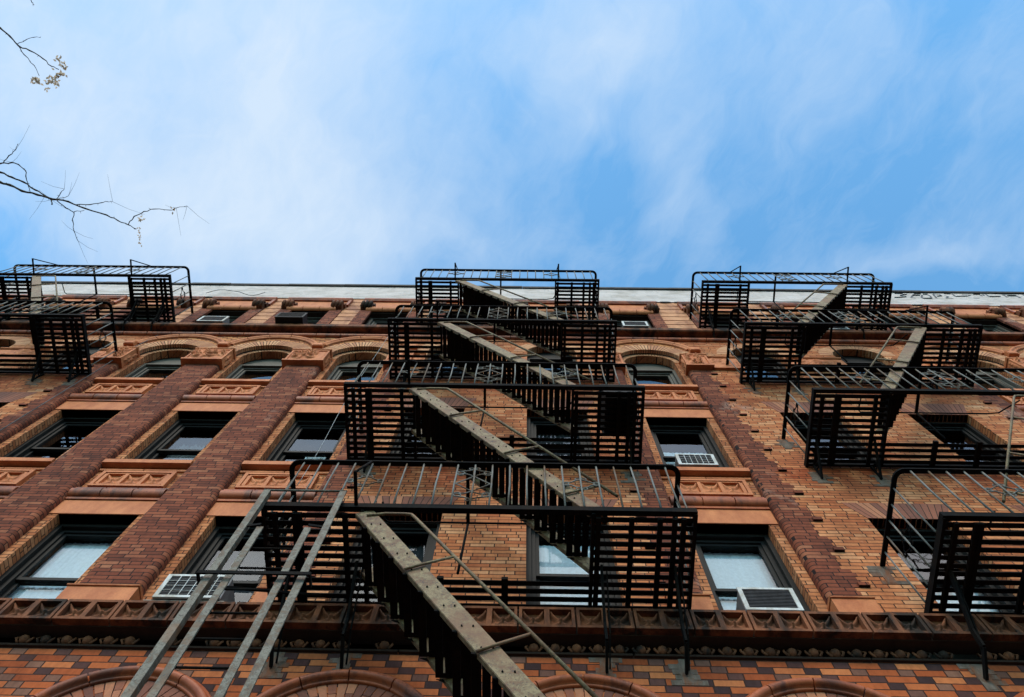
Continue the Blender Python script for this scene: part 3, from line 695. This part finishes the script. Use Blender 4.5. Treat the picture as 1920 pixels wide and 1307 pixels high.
# ---- frieze cornice between second and third floors
mb = MB(); mb.sweepx([(.1, 8.47), (-.04, 8.45), (-.135, 8.42), (-.135, 8.12), (-.13, 8.105), (0, 8.105)], X0, X1, None, smooth=False)
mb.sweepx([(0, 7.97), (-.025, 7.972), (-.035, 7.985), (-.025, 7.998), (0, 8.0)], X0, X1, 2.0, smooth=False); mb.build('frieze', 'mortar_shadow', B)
frz = B.children[-1] if False else [o_ for o_ in B.children if o_.name.startswith('frieze')][0]
L = .51; k0 = int((X0-(-4.625))/L); x = -4.625+k0*L
i = 0
while x < X1-.3:
    xa, xb = x+.008, x+L-.008; yb, yt = -.172, -.172; mb = MB()
    z0, z1 = 8.112, 8.418; y = -.2
    bars = [(xa, xb, z0, z0+.034), (xa, xb, z1-.036, z1), (xa, xa+.028, z0+.0341, z1-.0361), (xb-.028, xb, z0+.0341, z1-.0361), ((xa+xb)/2-.024, (xa+xb)/2+.024, z0+.0341, z1-.0361)]
    for q in bars: mb.box(q[0], q[1], y, -.1385, q[2], q[3])
    mb.box(xa, xb, -.1715, -.03, z1+.001, z1+.006); mb.box(xa, xb, -.138, -.12, z0+.001, z1-.001)
    c1, c2 = (xa+.028, (xa+xb)/2-.024), ((xa+xb)/2+.024, xb-.028)
    for q in (c1, c2): relief(mb, q[0], q[1], z0+.034, z1-.036, -.1395, .06, flower, 22, 20)
    mb.build('carved_tile', 'old_terracotta', frz); x += L; i += 1
far = MB(); x = X0+.1; rn = random.Random(3)
while x < X1:
    near = abs(x) < 6.5; mb = MB() if near else far
    if rn.random() > .12:
        n1_, n2_ = 8, 6
        vs = []; 
        for j in range(n2_+1):
            for k in range(n1_):
                th = math.pi*j/n2_; ph = math.pi*2*k/n1_; vs.append((x+.048*math.sin(th)*math.cos(ph), -.02+.045*math.sin(th)*math.sin(ph), 8.05+.05*math.cos(th)))
        mb.add(vs, [(j*n1_+k, j*n1_+(k+1)%n1_, (j+1)*n1_+(k+1)%n1_, (j+1)*n1_+k) for j in range(n2_) for k in range(n1_)], True)
        for s_ in (-1, 1): mb.tube([(x+s_*.056, -.01, 8.10), (x+s_*.072, -.035, 8.05), (x+s_*.04, -.025, 8.0)], .012, 5)
        if near: mb.build('egg_ornament', 'old_terracotta', frz)
    x += .185
tag(far.build('egg_molding', 'old_terracotta', frz), kind='stuff')
# ---- big arches of the second floor
for xc in ALLW:
    zc = 6.86; mb = MB()
    mb.sweeparc([(.70, 0), (.70, -.02), (.712, -.035), (.72, -.03)]+[(.725+.045*(1-math.cos(math.pi*q/7)), -.03-.05*math.sin(math.pi*q/7)) for q in range(8)]+[(.82, -.03), (.835, -.025), (.835, 0)], xc, zc, 0, math.pi, .42, .012)
    mb.build('arch_molding', 'terracotta_glaze', B)
    mb = MB(); N = 26
    for k in range(N):
        a0 = math.pi*k/N+.008; a1 = math.pi*(k+1)/N-.008
        segs = ((.46, .70),) if k % 2 else ((.46, .575), (.581, .70))
        for r0, r1 in segs:
            vs = [(xc+r_*math.cos(t_), y_, zc+r_*math.sin(t_)) for y_ in (-.006, .15) for r_, t_ in ((r0, a0), (r1, a0), (r1, a1), (r0, a1))]
            mb.add(vs, [(0,1,2,3),(7,6,5,4),(0,4,5,1),(1,5,6,2),(2,6,7,3),(3,7,4,0)])
    mb.build('brick_arch', 'arch_brick', B)
rp = random.Random(21)
for (px0, pz0) in [(-2.09,7.8),(-1.5,7.8),(.71,7.78),(1.37,7.82),(3.83,7.82),(-2.05,11.78),(1.38,11.76),(3.8,11.78),(4.55,11.76),(3.85,15.33),(4.6,15.33),(-8.36,15.33),(-7.74,15.35),(3.68,12.95),(3.68,9.4),(-2.05,15.35),(1.38,15.35)]:
    mb = MB(); zc_ = math.floor(pz0/.0705)*.0705
    for r_ in range(-2, 3):
        xa_ = px0+rp.uniform(-.16, -.02); xb_ = px0+rp.uniform(.03, .17); mb.box(xa_, xb_, -.0045, -.0005, zc_+r_*.0705+.004, zc_+r_*.0705+.0685)
    mb.box(px0-.05, px0+.05, -.007, -.001, zc_-.12, zc_+.15); mb.build('cement_patch', 'putty', B)
settle(B)

# ------------------------------------------------------------------ fire escapes
YF = -1.07
def arc_pts(c, r, a0, a1, n, plane='xz', y=YF):
    return [(c[0]+r*math.cos(a0+(a1-a0)*i/n), y, c[1]+r*math.sin(a0+(a1-a0)*i/n)) for i in range(n+1)]
def scroll(mb, x, z, sx, sz, s, y=YF, ax='x', r=.006):
    """small volute starting at (x,z), curling; ax: axis it runs along"""
    pts = []
    for i in range(15):
        t_ = i/14; an = t_*4.6; rr = s*(1-t_*.72)
        pts.append((x+sx*(s-rr*math.cos(an)), z+sz*rr*math.sin(an)))
    mb.tube([(q[0], y, q[1]) if ax == 'x' else (y, q[0], q[1]) for q in pts], r, 5)
def ornament_small(x, z0, z1, y=YF, ax='x'):
    mb = MB(); zc = (z0+z1)/2+.03; s = .17
    for sx in (-1, 1):
        for sz in (-1, 1):
            pts = [(x, zc+sz*.10), (x+sx*.05, zc+sz*.075), (x+sx*.10, zc+sz*.03), (x+sx*s, zc+sz*.012)]
            mb.tube([(q[0], y, q[1]) if ax == 'x' else (y, q[0], q[1]) for q in pts], .007, 5)
            scroll(mb, x+sx*s, zc+sz*.012, -sx, sz, .035, y, ax); scroll(mb, x, zc+sz*.10, sx, sz, .035, y, ax)
    return mb
def ornament_big(x, z0, z1, y=YF):
    mb = MB(); w_ = .165; zc = (z0+z1)/2; dh = .17
    mb.tube([(x, y, zc+dh), (x+w_, y, zc), (x, y, zc-dh), (x-w_, y, zc), (x, y, zc+dh)], .007, 5)
    for sx in (-1, 1):
        for sz in (-1, 1):
            z_ = zc+sz*dh; ze = z1 if sz > 0 else z0
            mb.tube([(x, y, z_), (x+sx*.07, y, z_+sz*.05), (x+sx*w_, y, z_+sz*.06)], .007, 5)
            scroll(mb, x+sx*w_, z_+sz*.055, -sx, -sz, .04, y); scroll(mb, x+sx*w_, z_+sz*.075, -sx, sz, .045, y)
            mb.tube([(x, y, z_+sz*.17), (x+sx*.06, y, z_+sz*.13), (x+sx*w_, y, z_+sz*.10)], .007, 5)
            scroll(mb, x, z_+sz*.17, sx, sz, .035, y)
    return mb
def spoke(h): return h
def platform(root, xa, xb, z, hx0, hx1, drop, lvl, brk, first_end=True):
    fr_ = MB()
    fr_.box(xa, xb, YF-.012, YF+.012, z-.036, z+.04)                                   # front channel
    fr_.box(xa, xb, YF+.013, YF+.04, z-.036, z-.026)
    fr_.box(xa, xa+.03, YF+.013, -.005, z-.05, z+.04); fr_.box(xb-.03, xb, YF+.013, -.005, z-.05, z+.04)
    fr_.box(xa+.031, xb-.031, -.05, -.02, z-.045, z+.03)
    full = [(xa+.03, hx0), (hx1, xb-.03)]
    for c_ in sorted({round(q, 3) for q in (xa+.12, xa+.30, xa+.34, xa+.30+(hx0-xa-.3)*.72, hx1+.06, hx1+(xb-hx1)*.38, xb-.33, xb-.20, xb-.12)}):
        if hx0 < c_ < hx1-.01: continue
        fr_.box(c_-.022, c_+.022, YF+.051, -.051, z-.068, z-.028)
    fr_.box(hx0-.03, hx0, YF+.013, -.05, z-.06, z+.03); fr_.box(hx1, hx1+.03, YF+.013, -.05, z-.06, z+.03)
    for c_ in (hx0+(hx1-hx0)*.33, hx0+(hx1-hx0)*.62): fr_.box(c_-.03, c_+.03, -.40, -.051, z-.068, z-.028)
    pf = fr_.build('platform', 'iron_black', root)
    sl = MB(); n = 12; rn = random.Random(int(z*10)+int(xa*7))
    for k in range(n):
        y0 = YF+.06+k*.0815; j = rn.uniform(-.003, .003); th = .046
        if y0 > -.42:
            sl.box(xa+.031, xb-.031, y0+j, y0+j+th, z-.027, z-.014)
        else:
            for a, b in full: sl.box(a-.0, b+.0, y0+j, y0+j+th, z-.027+j*.5, z-.014)
    sl.build('grating', 'iron_black', pf)
    # top rail with rounded corners, returning to the wall, and lower rail
    zr = z+.98; r_ = .09
    path = [(xa, -.01)]+[(xa, YF+r_)]+[(xa+r_-r_*math.cos(math.pi/2*i/5), YF+r_-r_*math.sin(math.pi/2*i/5)) for i in range(1, 6)]+[(xb-r_+r_*math.sin(math.pi/2*i/5), YF+r_-r_*math.cos(math.pi/2*i/5)) for i in range(0, 6)]+[(xb, -.01)]
    rl = MB(); hw_ = .024
    for (x0_, y0_), (x1_, y1_) in zip(path, path[1:]):
        d = Vector((x1_-x0_, y1_-y0_, 0)).normalized()*.004
        rl.beam((x0_-d.x, y0_-d.y, zr), (x1_+d.x, y1_+d.y, zr), .05, .022)
    rl.build('top_rail', 'iron_black', pf)
    nb = 22; sp = (xb-xa)/(nb+.6)
    xs = [xa+sp*(.8+i) for i in range(nb)]
    rn = random.Random(int(z)+5)
    for x_ in xs:
        b_ = MB(); bend = rn.uniform(-.008, .008); b_.tube([(x_, YF, z+.05), (x_+bend, YF+rn.uniform(-.004,.004), z+.5), (x_, YF, zr-.008)], .0095, 6); b_.build('baluster', 'iron_skylit', pf)
    for x_ in (xa, xb):
        for k in range(5): MB().tube([(x_, YF+.19+k*.178, z+.04), (x_, YF+.19+k*.178, zr-.008)], .0095, 6).build('baluster', 'iron_skylit', pf)
        if True: ornament_small(YF+.19+1.5*.178+.09, z+.05, zr, x_, 'y').build('scroll_ornament', 'iron_black', pf)
    mid = (xs[10]+xs[11])/2; mid = xs[10]
    ornament_big(mid, z+.06, zr-.01).build('scroll_ornament', 'iron_skylit', pf)
    for x_ in (xs[4], xs[16]): ornament_small(x_, z+.05, zr).build('scroll_ornament', 'iron_skylit', pf)
    # brackets
    for bx in brk:
        b_ = MB(); zb = z-drop
        if drop > .6:
            b_.beam((bx, -.55, z-.07), (bx, -.27, z-.55), .022, .05); b_.beam((bx, -.27, z-.55), (bx, -.24, z-.75), .022, .05); b_.beam((bx, -.24, z-.75), (bx, -.012, zb), .022, .05)
            b_.beam((bx+.05, -.5, z-.07), (bx+.04, -.22, z-.62), .012, .025); b_.beam((bx+.04, -.22, z-.62), (bx+.03, -.012, zb+.05), .012, .025)
        else:
            b_.beam((bx, -.42, z-.07), (bx, -.012, zb), .022, .045); b_.beam((bx, -.035, z-.07), (bx, -.035, zb), .02, .03)
            pts = [(bx, -.10-.07*math.cos(q*.75)*(1-q*.07), z-.19-.07*math.sin(q*.75)*(1-q*.07)) for q in range(10)]; b_.tube(pts, .009, 5)
        b_.build('bracket', 'iron_black', pf)
    # hatch guard rail, inner brace and post
    g_ = MB(); yg = -.43
    g_.tube([(hx0, yg-.25, zr-.08), (hx0, yg-.04, zr-.03), (hx0+.04, yg, zr-.02), (hx1-.15, yg, zr-.02), (hx1, yg-.03, zr-.06), (hx1+.12, yg-.3, zr-.3)], .011, 6)
    xm = mid-.08
    g_.beam((xm, YF, zr), (xm, yg, zr-.02), .035, .03); g_.tube([(xm, yg, zr-.02), (xm-.03, yg+.02, z)], .013, 6)
    g_.build('guard_rail', 'iron_black', pf)
    return pf, xs
def stair(root, xs0, z_top, xs1, z_bot):
    """two flat stringers, slotted treads, outer handrail; runs along the front edge from xs0 down to xs1"""
    s = 1 if xs1 > xs0 else -1; yo, yi = YF+.03, -.47
    ztop, zb = z_top+.0, z_bot+.03
    d = Vector((xs1-xs0, 0, zb-ztop)); L_ = d.length; u = d/L_
    nrm = Vector((-u.z*s, 0, u.x*s)); nrm = nrm if nrm.z > 0 else -nrm
    st = MB()
    for y_, hh in ((yo, .08), (yi, .062)):
        a = Vector((xs0, y_, ztop)); b = Vector((xs1, y_, zb))
        pts = [a-nrm*hh, b-nrm*hh, b+nrm*hh, a+nrm*hh]
        st.prism([(q.x, q.z) for q in (pts if s > 0 else pts[::-1])], y_-.005, y_+.005)
        for k_ in (-1, 1):   # flanges
            st.beam(a+nrm*hh*k_+Vector((0, .02, 0)), b+nrm*hh*k_+Vector((0, .02, 0)), .04, .007, up=tuple(nrm))
    sto = st.build('staircase', 'stringer_paint', root)
    n = int(round((ztop-zb)/.245)); bl = MB()
    for i in range(1, n):
        t_ = i/n; xc = xs0+(xs1-xs0)*t_; zc = ztop+(zb-ztop)*t_; tr_ = MB()
        zc -= .035
        for k in range(3): tr_.box(xc-.105+k*.073, xc-.105+k*.073+.058, yo+.006, yi-.006, zc-.014, zc+.006)
        for y_ in (yo+.03, yi-.03): tr_.box(xc-.085, xc+.085, y_-.018, y_+.018, zc-.02, zc-.0125)
        # end plates showing as small triangles beside the inner stringer
        tr_.prism([(xc-.10, zc-.012), (xc+.09, zc-.012), (xc+s*.09, zc-.11)], yi+.006, yi+.012)
        tr_.build('tread', 'iron_black', sto)
        for q in (-.05, .05):
            if z_top > 12.5 or xs0 > 0 or xs0 < -5: continue
            bl = MB(); c_ = Vector((xc+q*.8, yo-.005, zc+.035)); bl.tube([c_+Vector((0, 0, 0)), c_+Vector((0, -.012, 0))], [.008, .005], 6); bl.build('bolt', 'iron_black', sto)
    # handrail
    off = .72; hr = MB(); yh = yo-.01
    xb_ = xs0+s*.43; zb_ = ztop-.06
    end = Vector((xs1+s*.38, yh, zb+.06+.05)); 
    hr.tube([(xs0+s*.04, yh, ztop-.09), (xs0+s*.2, yh, ztop-.05), (xb_-s*.05, yh, zb_+.01), (xb_, yh, zb_-.0), (xb_+s*.03, yh, zb_-.04), (xb_+u.x*(L_-.42), yh, zb_+u.z*(L_-.42))], .0155, 7)
    for f_ in (.30, .62, .9):
        p0 = Vector((xs0, yh, ztop))+Vector(u)*L_*f_ - nrm*.09
        # strut climbs back to the rail
        q_ = Vector((xb_, yh, zb_))+Vector(u)*(L_*f_-.28)
        hr.tube([p0+Vector((0,-.01,0)), p0+nrm*.12+Vector((0,-.014,0)), q_], .013, 6)
    hr.build('handrail', 'stringer_paint', sto)
    hi = MB(); hi.tube([(xs0+s*.1, yi+.02, ztop-.12), (xs1+s*.02, yi+.02, zb-.10)], .01, 6)
    return sto
def outrigger(root, x, z, dxr=0.0):
    mb = MB(); mb.beam((x, YF-.01, z+.0), (x, YF-.33, z+.03), .03, .018); mb.tube([(x, YF-.32, z+.03), (x+dxr, YF-.02, z+.97)], .011, 6); mb.build('outrigger_brace', 'iron_black', root)
LV = (8.61, 12.17, 15.77, 19.47)
DROP = (.86, .42, .45, .92)
ESC = {
 'L': (-11.5, -7.57, -10.42, -8.42), 'C': (-2.345, 1.55, -1.42, .66), 'R': (3.71, 7.69, 6.66, 4.66)}
LAB = {'L': 'black iron fire escape cut off by the left edge of the photo',
       'C': 'black iron fire escape in the middle with a long drop ladder',
       'R': 'black iron fire escape at the right whose flights slope down to the left'}
GRP = 'black iron fire escapes fixed to the front of the brick tenement'
escapes = {}
for key, (xa, xb, s0, s1) in ESC.items():
    root = empty('fire_escape', ((xa+xb)/2, 0, LV[0])); tag(root, LAB[key], 'fire escape', GRP); escapes[key] = root
    for i, z in enumerate(LV):
        h0, h1 = sorted((s0, s1-(.05 if s1 > s0 else -.05)))
        if key == 'C': brk = {0: (-2.09, -1.5, .71, 1.37), 1: (-2.05, -.78, 1.38), 2: (-2.05, 1.38), 3: (-2.0, -.3, 1.35)}[i]
        elif key == 'R': brk = {0: (3.83, 4.6, 6.9, 7.4), 1: (3.80, 4.55, 6.9), 2: (3.85, 4.6, 6.9), 3: (3.85, 6.9, 7.5)}[i]
        else: brk = {0: (-8.3, -7.7), 1: (-8.3, -7.7), 2: (-10.9, -8.36, -7.74), 3: (-10.9, -8.3, -7.72)}[i]
        platform(root, xa, xb-(.3 if key == 'L' and i < 2 else 0), z, h0, h1, DROP[i], i, brk)
        zb = LV[i-1] if i else 5.3
        s1_ = s1 if i else s0+(s1-s0)*.93
        stair(root, s0, z-.05, s1_, zb)
    if key == 'C':
        for z in LV: outrigger(root, -1.5, z, -.03)
        outrigger(root, .68, LV[3])
    elif key == 'R':
        outrigger(root, 6.75, LV[3], .05); outrigger(root, 6.75, LV[2], .05); outrigger(root, 4.5, LV[3], .02)
    else:
        outrigger(root, -8.4, LV[3], 0); outrigger(root, -10.5, LV[3], 0)
# drop ladder of the middle escape
r0 = escapes['C']
lg = MB(); y_ = -1.12
for x_ in (-2.35, -1.65): lg.box(x_-.03, x_+.03, y_-.012, y_+.0, 5.0, 8.80); lg.box(x_+(.018 if x_ < -2 else -.03), x_+(.03 if x_ < -2 else -.018), y_+.0005, y_+.045, 5.0, 8.80)
lg.tube([(-2.38, y_-.005, 8.80), (-1.62, y_-.005, 8.80)], .012, 6)
lo = lg.build('ladder_guide', 'ladder_paint', r0)
br = MB(); br.beam((-2.42, y_-.05, 7.27), (-1.58, y_-.05, 7.27), .012, .04); br.beam((-2.42, y_-.05, 7.27), (-2.42, y_+.06, 7.27), .012, .04); br.beam((-1.58, y_-.05, 7.27), (-1.58, y_+.06, 7.27), .012, .04)
br.beam((-2.38, y_+.02, 8.13), (-2.2, y_-.02, 8.10), .012, .03); br.beam((-1.62, y_+.02, 8.13), (-1.8, y_-.02, 8.10), .012, .03)
br.beam((-2.3, -1.0, 7.35), (-1.85, -.2, 8.55), .02, .02)
br.build('ladder_clamp', 'iron_black', lo)
ld = MB()
for x_ in (-2.2, -1.8): ld.box(x_-.028, x_+.028, y_-.01, y_+.004, 4.6, 8.08)
ldo = ld.build('drop_ladder', 'ladder_paint', r0)
z_ = 4.7
while z_ < 8.0: MB().tube([(-2.18, y_+.012, z_), (-1.82, y_+.012, z_)], .010, 6).build('rung', 'iron_black', ldo); z_ += .305
for r_ in escapes.values(): settle(r_)

# ------------------------------------------------------------------ air conditioners in the windows
def ac(x0, x1, z0, h, yf, label, style='grid', dark=False, tilt=.02):
    yb = .22; root = empty('air_conditioner', ((x0+x1)/2, yb, z0)); tag(root, label, 'air conditioner', 'window air conditioners')
    z1 = z0+h; mb = MB(); mb.box(x0+.012, x1-.012, yf+.02, yb, z0+.006, z1-.006); mb.build('case', 'black_plastic' if dark else 'ac_case', root)
    f_ = MB(); bw = .042
    f_.box(x0, x1, yf, yf+.019, z0, z0+.035); f_.box(x0, x1, yf, yf+.019, z1-.03, z1); f_.box(x0, x0+bw, yf, yf+.019, z0+.0351, z1-.0301); f_.box(x1-bw, x1, yf, yf+.019, z0+.0351, z1-.0301)
    f_.build('front_frame', 'black_plastic' if dark else 'ac_white', root)
    g_ = MB(); g_.box(x0+bw+.001, x1-bw-.001, yf+.012, yf+.0195, z0+.036, z1-.031)
    n = 13
    for k in range(n):
        z_ = z0+.045+(h-.085)*k/(n-1); g_.box(x0+bw+.001, x1-bw-.001, yf+.005, yf+.0118, z_-.004, z_+.004)
    go_ = g_.build('grille', 'black_plastic' if dark else 'ac_grille', root)
    if style == 'grid':
        w_ = MB()
        for k in range(1, 6):
            x_ = x0+bw+(x1-x0-2*bw)*k/6; w_.box(x_-.003, x_+.003, yf, yf+.0045, z0+.037, z1-.032)
        for k in range(1, 4):
            z_ = z0+.036+(h-.067)*k/4; w_.box(x0+bw+.002, x1-bw-.002, yf+.0002, yf+.0043, z_-.002, z_+.002)
        w_.build('wire_guard', 'ac_white', go_)
    settle(root); return root
ac(2.05, 2.58, 8.56, .38, -.12, 'white framed air conditioner with dark slatted front, lowest window right of the middle fire escape', 'slat')
ac(2.05, 2.57, 12.14, .36, -.02, 'white air conditioner with wire guard one floor above the slatted one', 'grid')
ac(-3.42, -2.79, 8.56, .40, -.15, 'white air conditioner with wire guard on a grey board behind the drop ladder', 'grid')
ac(-6.86, -6.30, 18.84, .42, -.24, 'small white air conditioner in the top floor window nearest the left fire escape', 'slat')
ac(-5.22, -4.62, 18.84, .40, -.34, 'black faced air conditioner in a top floor window left of the middle fire escape', 'slat', True)
ac(2.02, 2.55, 18.84, .38, -.24, 'white air conditioner in the top floor window between the middle and right fire escapes', 'slat')
ac(6.15, 6.68, 18.84, .38, -.22, 'white air conditioner in a top floor window behind the right fire escape', 'slat')
bd = MB(); bd.box(-3.5, -2.75, -.12, .2, 8.475, 8.555); tag(bd.build('wood_board', 'wood_board'), 'weathered grey board under the air conditioner behind the drop ladder', 'board')
mb = MB(); mb.prism([(-2.86, 8.56), (-2.84, 8.56), (-2.70, 8.86), (-2.92, 8.86)], .10, .115); tag(mb.build('plastic_panel', 'ac_white'), 'white tapering plastic filler panel beside the air conditioner behind the drop ladder', 'panel')
# storage box on the second platform
bx = empty('storage_bin', (1.22, -.72, 12.22)); tag(bx, 'black storage bin lying on the middle fire escape, seen through its grating', 'bin')
mb = MB(); mb.prism([(1.05, 12.19), (1.40, 12.19), (1.43, 12.55), (1.02, 12.55)], -.95, -.38); mb.build('tub', 'black_plastic', bx); MB().box(1.0, 1.45, -.97, -.36, 12.551, 12.58).build('lid', 'black_plastic', bx); settle(bx)
# cables
mb = MB(); pts = []
for i in range(25):
    t_ = i/24; pts.append((-2.664+.03*math.sin(t_*9)*t_, -.25-.05*math.sin(t_*3.1), 18.3-t_*7.5))
mb.tube(pts, .0038, 5); tag(mb.build('cable', 'cable_pale'), 'thin pale cable hanging down the wall just left of the middle fire escape', 'cable')
mb = MB(); mb.tube([(-7.50, -.03, 18.4), (-7.56, -.05, 17.2), (-7.50, -.06, 16.0), (-7.52, -.035, 14.5), (-7.50, -.03, 12.0), (-7.51, -.03, 9.0)], .008, 5); tag(mb.build('cable', 'cable_rubber'), 'thin black cable running down the brown corner bricks beside the left fire escape', 'cable')
mb = MB(); pts = [(-7.9+i*.11, -.10-.02*math.sin(i), 22.25+.35*math.sin(i*.45)+.02*i) for i in range(14)]; mb.tube(pts, .008, 5); tag(mb.build('cable', 'cable_rubber'), 'loose black cable looping across the white parapet beside the left fire escape', 'cable')

# ------------------------------------------------------------------ tree whose twigs enter at the upper left
tree = empty('tree', (-7.4, -5.1, 0)); tag(tree, 'nearly bare tree with thin dark twigs and few yellow leaves at upper left', 'tree')
mb = MB(); mb.tube([(-7.4, -5.1, 0), (-7.42, -5.08, 2), (-7.5, -5.0, 4), (-7.4, -4.9, 6), (-7.2, -4.8, 7.5)], [.17, .15, .13, .11, .09], 10); mb.build('trunk', 'bark', tree)
B1 = [[-4.995,-3.902,9.303],[-4.743,-3.847,9.35],[-4.632,-3.825,9.308],[-4.511,-3.778,9.27],[-4.362,-3.747,9.248],[-4.213,-3.711,9.223],[-4.063,-3.694,9.199],[-3.914,-3.642,9.168],[-3.716,-3.584,9.159],[-3.601,-3.545,9.108],[-3.486,-3.513,9.057],[-3.393,-3.485,8.996]]
B2 = [[-4.979,-4.087,9.325],[-4.753,-3.931,9.389],[-4.649,-3.889,9.382],[-4.544,-3.847,9.375],[-4.44,-3.779,9.363],[-4.347,-3.729,9.344],[-4.278,-3.698,9.314],[-4.249,-3.66,9.26]]
B3 = [[-4.82,-4.056,9.068],[-4.599,-4.022,9.155],[-4.5,-4.032,9.165],[-4.435,-4.016,9.152],[-4.372,-3.965,9.136],[-4.352,-3.921,9.094],[-4.32,-3.84,9.057],[-4.29,-3.785,9.019]]
B3b = [[-4.58,-4.022,9.17],[-4.541,-4.088,9.205],[-4.474,-4.139,9.208],[-4.44,-4.189,9.191]]
B4 = [[-3.486,-3.513,9.057],[-3.381,-3.599,8.96],[-3.288,-3.643,8.953],[-3.196,-3.665,8.941],[-3.055,-3.657,8.945],[-2.992,-3.679,8.919],[-2.893,-3.698,8.907]]
B5 = [[-4.18,-3.70,9.225],[-4.122,-3.633,9.25],[-4.06,-3.592,9.263],[-4.054,-3.519,9.212],[-4.031,-3.438,9.168],[-3.988,-3.356,9.133]]
B6 = [[-4.0,-3.668,9.19],[-3.876,-3.669,9.204],[-3.779,-3.685,9.226],[-3.725,-3.694,9.225],[-3.679,-3.695,9.22]]
B7 = [[-4.213,-3.70,9.25],[-4.158,-3.764,9.264],[-4.107,-3.801,9.238]]; B8 = [[-4.199,-3.701,9.25],[-4.081,-3.741,9.246]]; B9 = [[-4.05,-3.60,9.25],[-3.886,-3.628,9.109]]
T1 = [[-4.943,-5.345,9.669],[-4.755,-5.184,9.713],[-4.663,-5.111,9.689],[-4.579,-5.027,9.661],[-4.475,-4.988,9.64],[-4.355,-4.918,9.628],[-4.271,-4.853,9.595],[-4.189,-4.824,9.559]]
T2 = [[-4.579,-5.027,9.661],[-4.552,-4.956,9.68],[-4.477,-4.862,9.69],[-4.428,-4.771,9.66]]; T3 = [[-4.6,-5.04,9.67],[-4.541,-5.082,9.72],[-4.447,-5.106,9.707],[-4.374,-5.1,9.671]]
T0 = [[-4.62,-5.75,9.9],[-4.555,-5.527,9.874],[-4.511,-5.412,9.854],[-4.475,-5.39,9.818]]
rt_ = random.Random(11)
def limb(pts, r0_, r1_):
    r0_ *= .85; r1_ *= .8
    mb = MB(); P_ = []
    for i, (a, b) in enumerate(zip(pts, pts[1:])):
        a, b = Vector(a), Vector(b); n = 3
        for k in range(n): P_.append(a.lerp(b, k/n)+Vector([rt_.uniform(-.006, .006) for _ in range(3)])*(1 if k else 0))
    P_.append(Vector(pts[-1])); N = len(P_); rs = [(r0_+(r1_-r0_)*i/(N-1))*(1.35 if i % 3 == 0 and i else 1) for i in range(N)]
    mb.tube(P_, rs, 6)
    for i in range(2, N-1, 3):     # thorns / buds
        d_ = Vector([rt_.uniform(-1, 1) for _ in range(3)]).normalized()*.02; mb.tube([P_[i], P_[i]+d_], [rs[i]*.8, .001], 4)
    return mb.build('branch', 'bark', tree)
limb([(-7.2,-4.8,7.5), (-6.5,-4.5,8.3), (-5.7,-4.2,9.0), B1[0]], .075, .016); limb([(-5.7,-4.2,9.0), (-5.3,-4.2,9.2), B2[0]], .03, .012); limb([(-5.7,-4.2,9.0), (-5.2,-4.15,9.02), B3[0]], .02, .009)
limb([(-7.2,-4.8,7.5), (-6.6,-5.1,8.6), (-5.7,-5.5,9.4), T1[0]], .07, .010); limb([(-5.7,-5.5,9.4), (-5.1,-5.7,9.8), T0[0]], .02, .006)
limb([(-7.2,-4.8,7.5), (-7.5,-4.3,8.9), (-8.2,-3.8,10.2)], .07, .02); limb([(-7.5,-4.3,8.9), (-7.6,-5.3,10.4), (-8.0,-6.0,11.4)], .04, .012); limb([(-7.45,-4.9,6.2), (-8.6,-5.3,7.6), (-9.6,-5.6,9.0)], .05, .012)
limb(B1, .0125, .004); limb(B2, .0095, .006); limb(B3, .007, .003); limb(B3b, .006, .002); limb(B4, .005, .002); limb(B5, .0055, .0025); limb(B6, .005, .002); limb(B7, .005, .002); limb(B8, .004, .002); limb(B9, .004, .002)
limb(T1, .009, .0035); limb(T2, .005, .0025); limb(T3, .004, .0015); limb(T0, .005, .003)
mb = MB()
for base in (B3b[2], B7[2], B8[1], B6[4], B5[5], B4[6], B3[2], B1[5], B2[5], B4[5], B5[4]):     # hair-fine twigs
    for _ in range(2):
        d_ = Vector((rt_.uniform(-1, 1), rt_.uniform(-1, .6), rt_.uniform(-.3, .3))).normalized(); q = Vector(base); L_ = rt_.uniform(.12, .3)
        mb.tube([q, q+d_*L_*.5+Vector((0, .01, 0)), q+d_*L_], [.0014, .0010, .0006], 4)
mb.build('fine_twigs', 'bark', tree)
mb = MB()
def leaflets(c_, n, spread, size):
    for _ in range(n):
        q = Vector(c_)+Vector([rt_.gauss(0, spread) for _ in range(3)]); a_ = rt_.uniform(0, 6.28)
        d_ = Vector((math.cos(a_), math.sin(a_), rt_.uniform(-.4, .4))).normalized()*size; s_ = d_.cross(Vector((rt_.uniform(-.4,.4), rt_.uniform(-.4,.4), 1))).normalized()*size*.28
        mb.add([q, q+d_*.4+s_, q+d_, q+d_*.4-s_], [(0,1,2,3)])
for c_ in [(-4.18,-4.899,9.561),(-4.147,-4.85,9.58),(-4.168,-4.79,9.572),(-4.208,-4.782,9.551),(-4.235,-4.735,9.535),(-4.275,-4.72,9.513),(-4.225,-4.70,9.55)]: leaflets(c_, 12, .016, .034)
leaflets((-4.283,-4.655,9.51), 5, .01, .03)
for c_ in [(-4.445,-4.745,9.655),(-4.47,-4.738,9.64),(-4.451,-4.715,9.649)]: leaflets(c_, 10, .012, .034)
for k in range(9): leaflets((-3.372+.004*math.sin(k), -3.50+.019*k, 9.0), 2, .004, .022)
leaflets((-3.36,-3.56,9.02), 7, .01, .03); leaflets((-3.02,-3.67,8.92), 4, .012, .03)
mb.build('leaves', 'leaf', tree)
settle(tree)

# ------------------------------------------------------------------ ground
tag(MB().box(X0-30, X1+30, -5.6, -.001, -.14, 0).build('pavement', 'pavement'), kind='structure')
tag(MB().quad((-300,-300,-.145),(300,-300,-.145),(300,300,-.145),(-300,300,-.145)).build('road', 'asphalt'), kind='structure')
